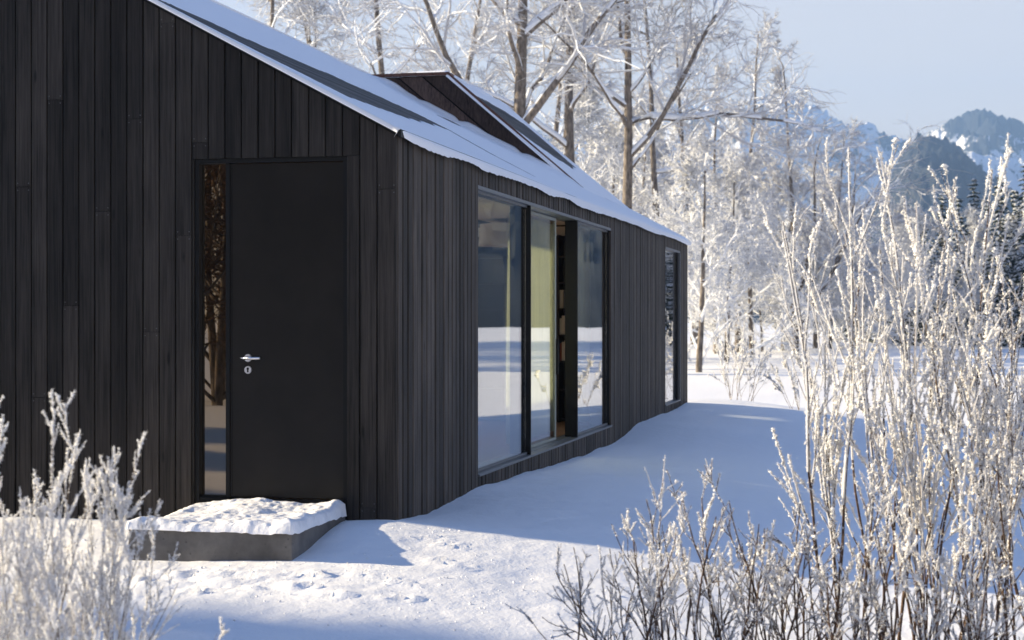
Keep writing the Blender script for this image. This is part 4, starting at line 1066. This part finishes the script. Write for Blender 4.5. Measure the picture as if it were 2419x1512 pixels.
for (px, Z, msh, rz_, s, lab) in [
    (1465, 8.7, LA, .2, .92, 'low dark stemmed frosted shrub farthest left in the row'),
    (1570, 8.9, LB, 1.3, 1.02, 'low dark stemmed frosted shrub second from the left in the row'),
    (1660, 8.8, LC, 2.5, .95, 'low dark stemmed frosted shrub third from the left in the row'),
    (1775, 8.6, LA, 3.4, 1.08, 'low frosted shrub fourth from the left, under the tall stems'),
    (1880, 8.8, LC, 4.6, 1.0, 'low frosted shrub fifth from the left, dense and grey'),
    (2000, 8.5, LB, 5.5, 1.1, 'low frosted shrub sixth from the left in the row'),
    (2120, 8.7, LA, .9, 1.05, 'low frosted shrub seventh from the left in the row'),
    (2240, 8.5, LC, 2.0, .95, 'low frosted shrub eighth from the left in the row'),
    (2370, 8.6, LB, 3.0, 1.0, 'low frosted shrub last in the row at the right margin')]:
    place(msh, 'frosted_shrub', lab, 'shrub', gloc(px, Z), rz_, s, 'low frosted shrubs in the foreground row', sn_)

# frosted weeds in the left foreground
WA = shrub(121, 1.62, 9, .20, 'weed_a', .0036, (10, 5), .05, .04, .30, 6500, (.0025, .0060), 'weed', side_len=.26, twig_ang=(.2, .6), rime=.0005, spikes=28000, spk=(.005, .015))
WB = shrub(122, 1.50, 9, .26, 'weed_b', .0035, (10, 5), .05, .04, .30, 6500, (.0025, .0060), 'weed', side_len=.26, twig_ang=(.2, .6), rime=.0005, spikes=28000, spk=(.005, .015))
WC = shrub(123, 1.25, 4, .55, 'weed_c', .0038, (6, 4), .02, .05, .75, 1500, (.0022, .0055), 'weed', side_len=.40, lean=(.45, .1))
for (px, Z, msh, rz_, s, lab) in [
    (-20, 7.0, WA, .4, 1.03, 'fluffy frosted weed clump cut by the left margin'),
    (50, 7.3, WB, 1.9, 1.02, 'fluffy frosted weed clump second from the left margin'),
    (130, 7.0, WA, 3.5, 1.0, 'tallest fluffy frosted weed clump left of the step'),
    (165, 7.2, WB, 5.0, .86, 'fluffy frosted weed clump nearest the concrete step'),
    (80, 6.4, WB, 4.1, .62, 'short frosted weed clump in the lower left corner'),
    (190, 6.5, WC, -.3, .95, 'thin nearly bare weed arching toward the door step')]:
    place(msh, 'frosted_weed', lab, 'weed', gloc(px, Z), rz_, s, 'frosted weeds in the left foreground', sn_)

# loose crumbs of snow on the crust
g_ = np.random.default_rng(77); n_ = 900
cx = np.where(g_.random(n_) < .55, g_.normal(-.2, 1.0, n_), g_.uniform(-2.5, 4.5, n_)); cy = np.where(g_.random(n_) < .55, g_.normal(-1.7, .45, n_), g_.uniform(-3.2, .3, n_))
ok_ = ~((cx > SX0-.03) & (cx < SX1+.03) & (cy > SY0-.03)) & (cy < -.06); cx, cy = cx[ok_], cy[ok_]
cz = ground_h(cx, cy)+.001; cs = g_.uniform(.003, .008, len(cx))*np.where(g_.random(len(cx)) < .08, 2.0, 1.0)
o = link_mesh('snow_crumbs', fast_mesh('snow_crumbs', *lumps(np.stack([cx, cy, cz], 1), cs, g_)), M['snow_step']); tag(o, 'loose crumbs of snow scattered on the crust before the step', 'snow', kind='stuff')

# ------------------------------------------------------------------ thin winter air
hz = MB(); hz.box(-4200, 4200, -300, 3420, -80, 470)
hm = bpy.data.materials.new('winter_air'); hm.use_nodes = True; hn = hm.node_tree.nodes; hn.clear()
ho = hn.new('ShaderNodeOutputMaterial'); pv = hn.new('ShaderNodeVolumePrincipled')
pv.inputs['Color'].default_value = (0.33, 0.555, 1.0, 1); pv.inputs['Density'].default_value = 0.00027; pv.inputs['Anisotropy'].default_value = 0.1
hm.node_tree.links.new(pv.outputs[0], ho.inputs['Volume'])
o = hz.build('haze', hm); tag(o, 'thin blue winter haze over the valley', kind='stuff')
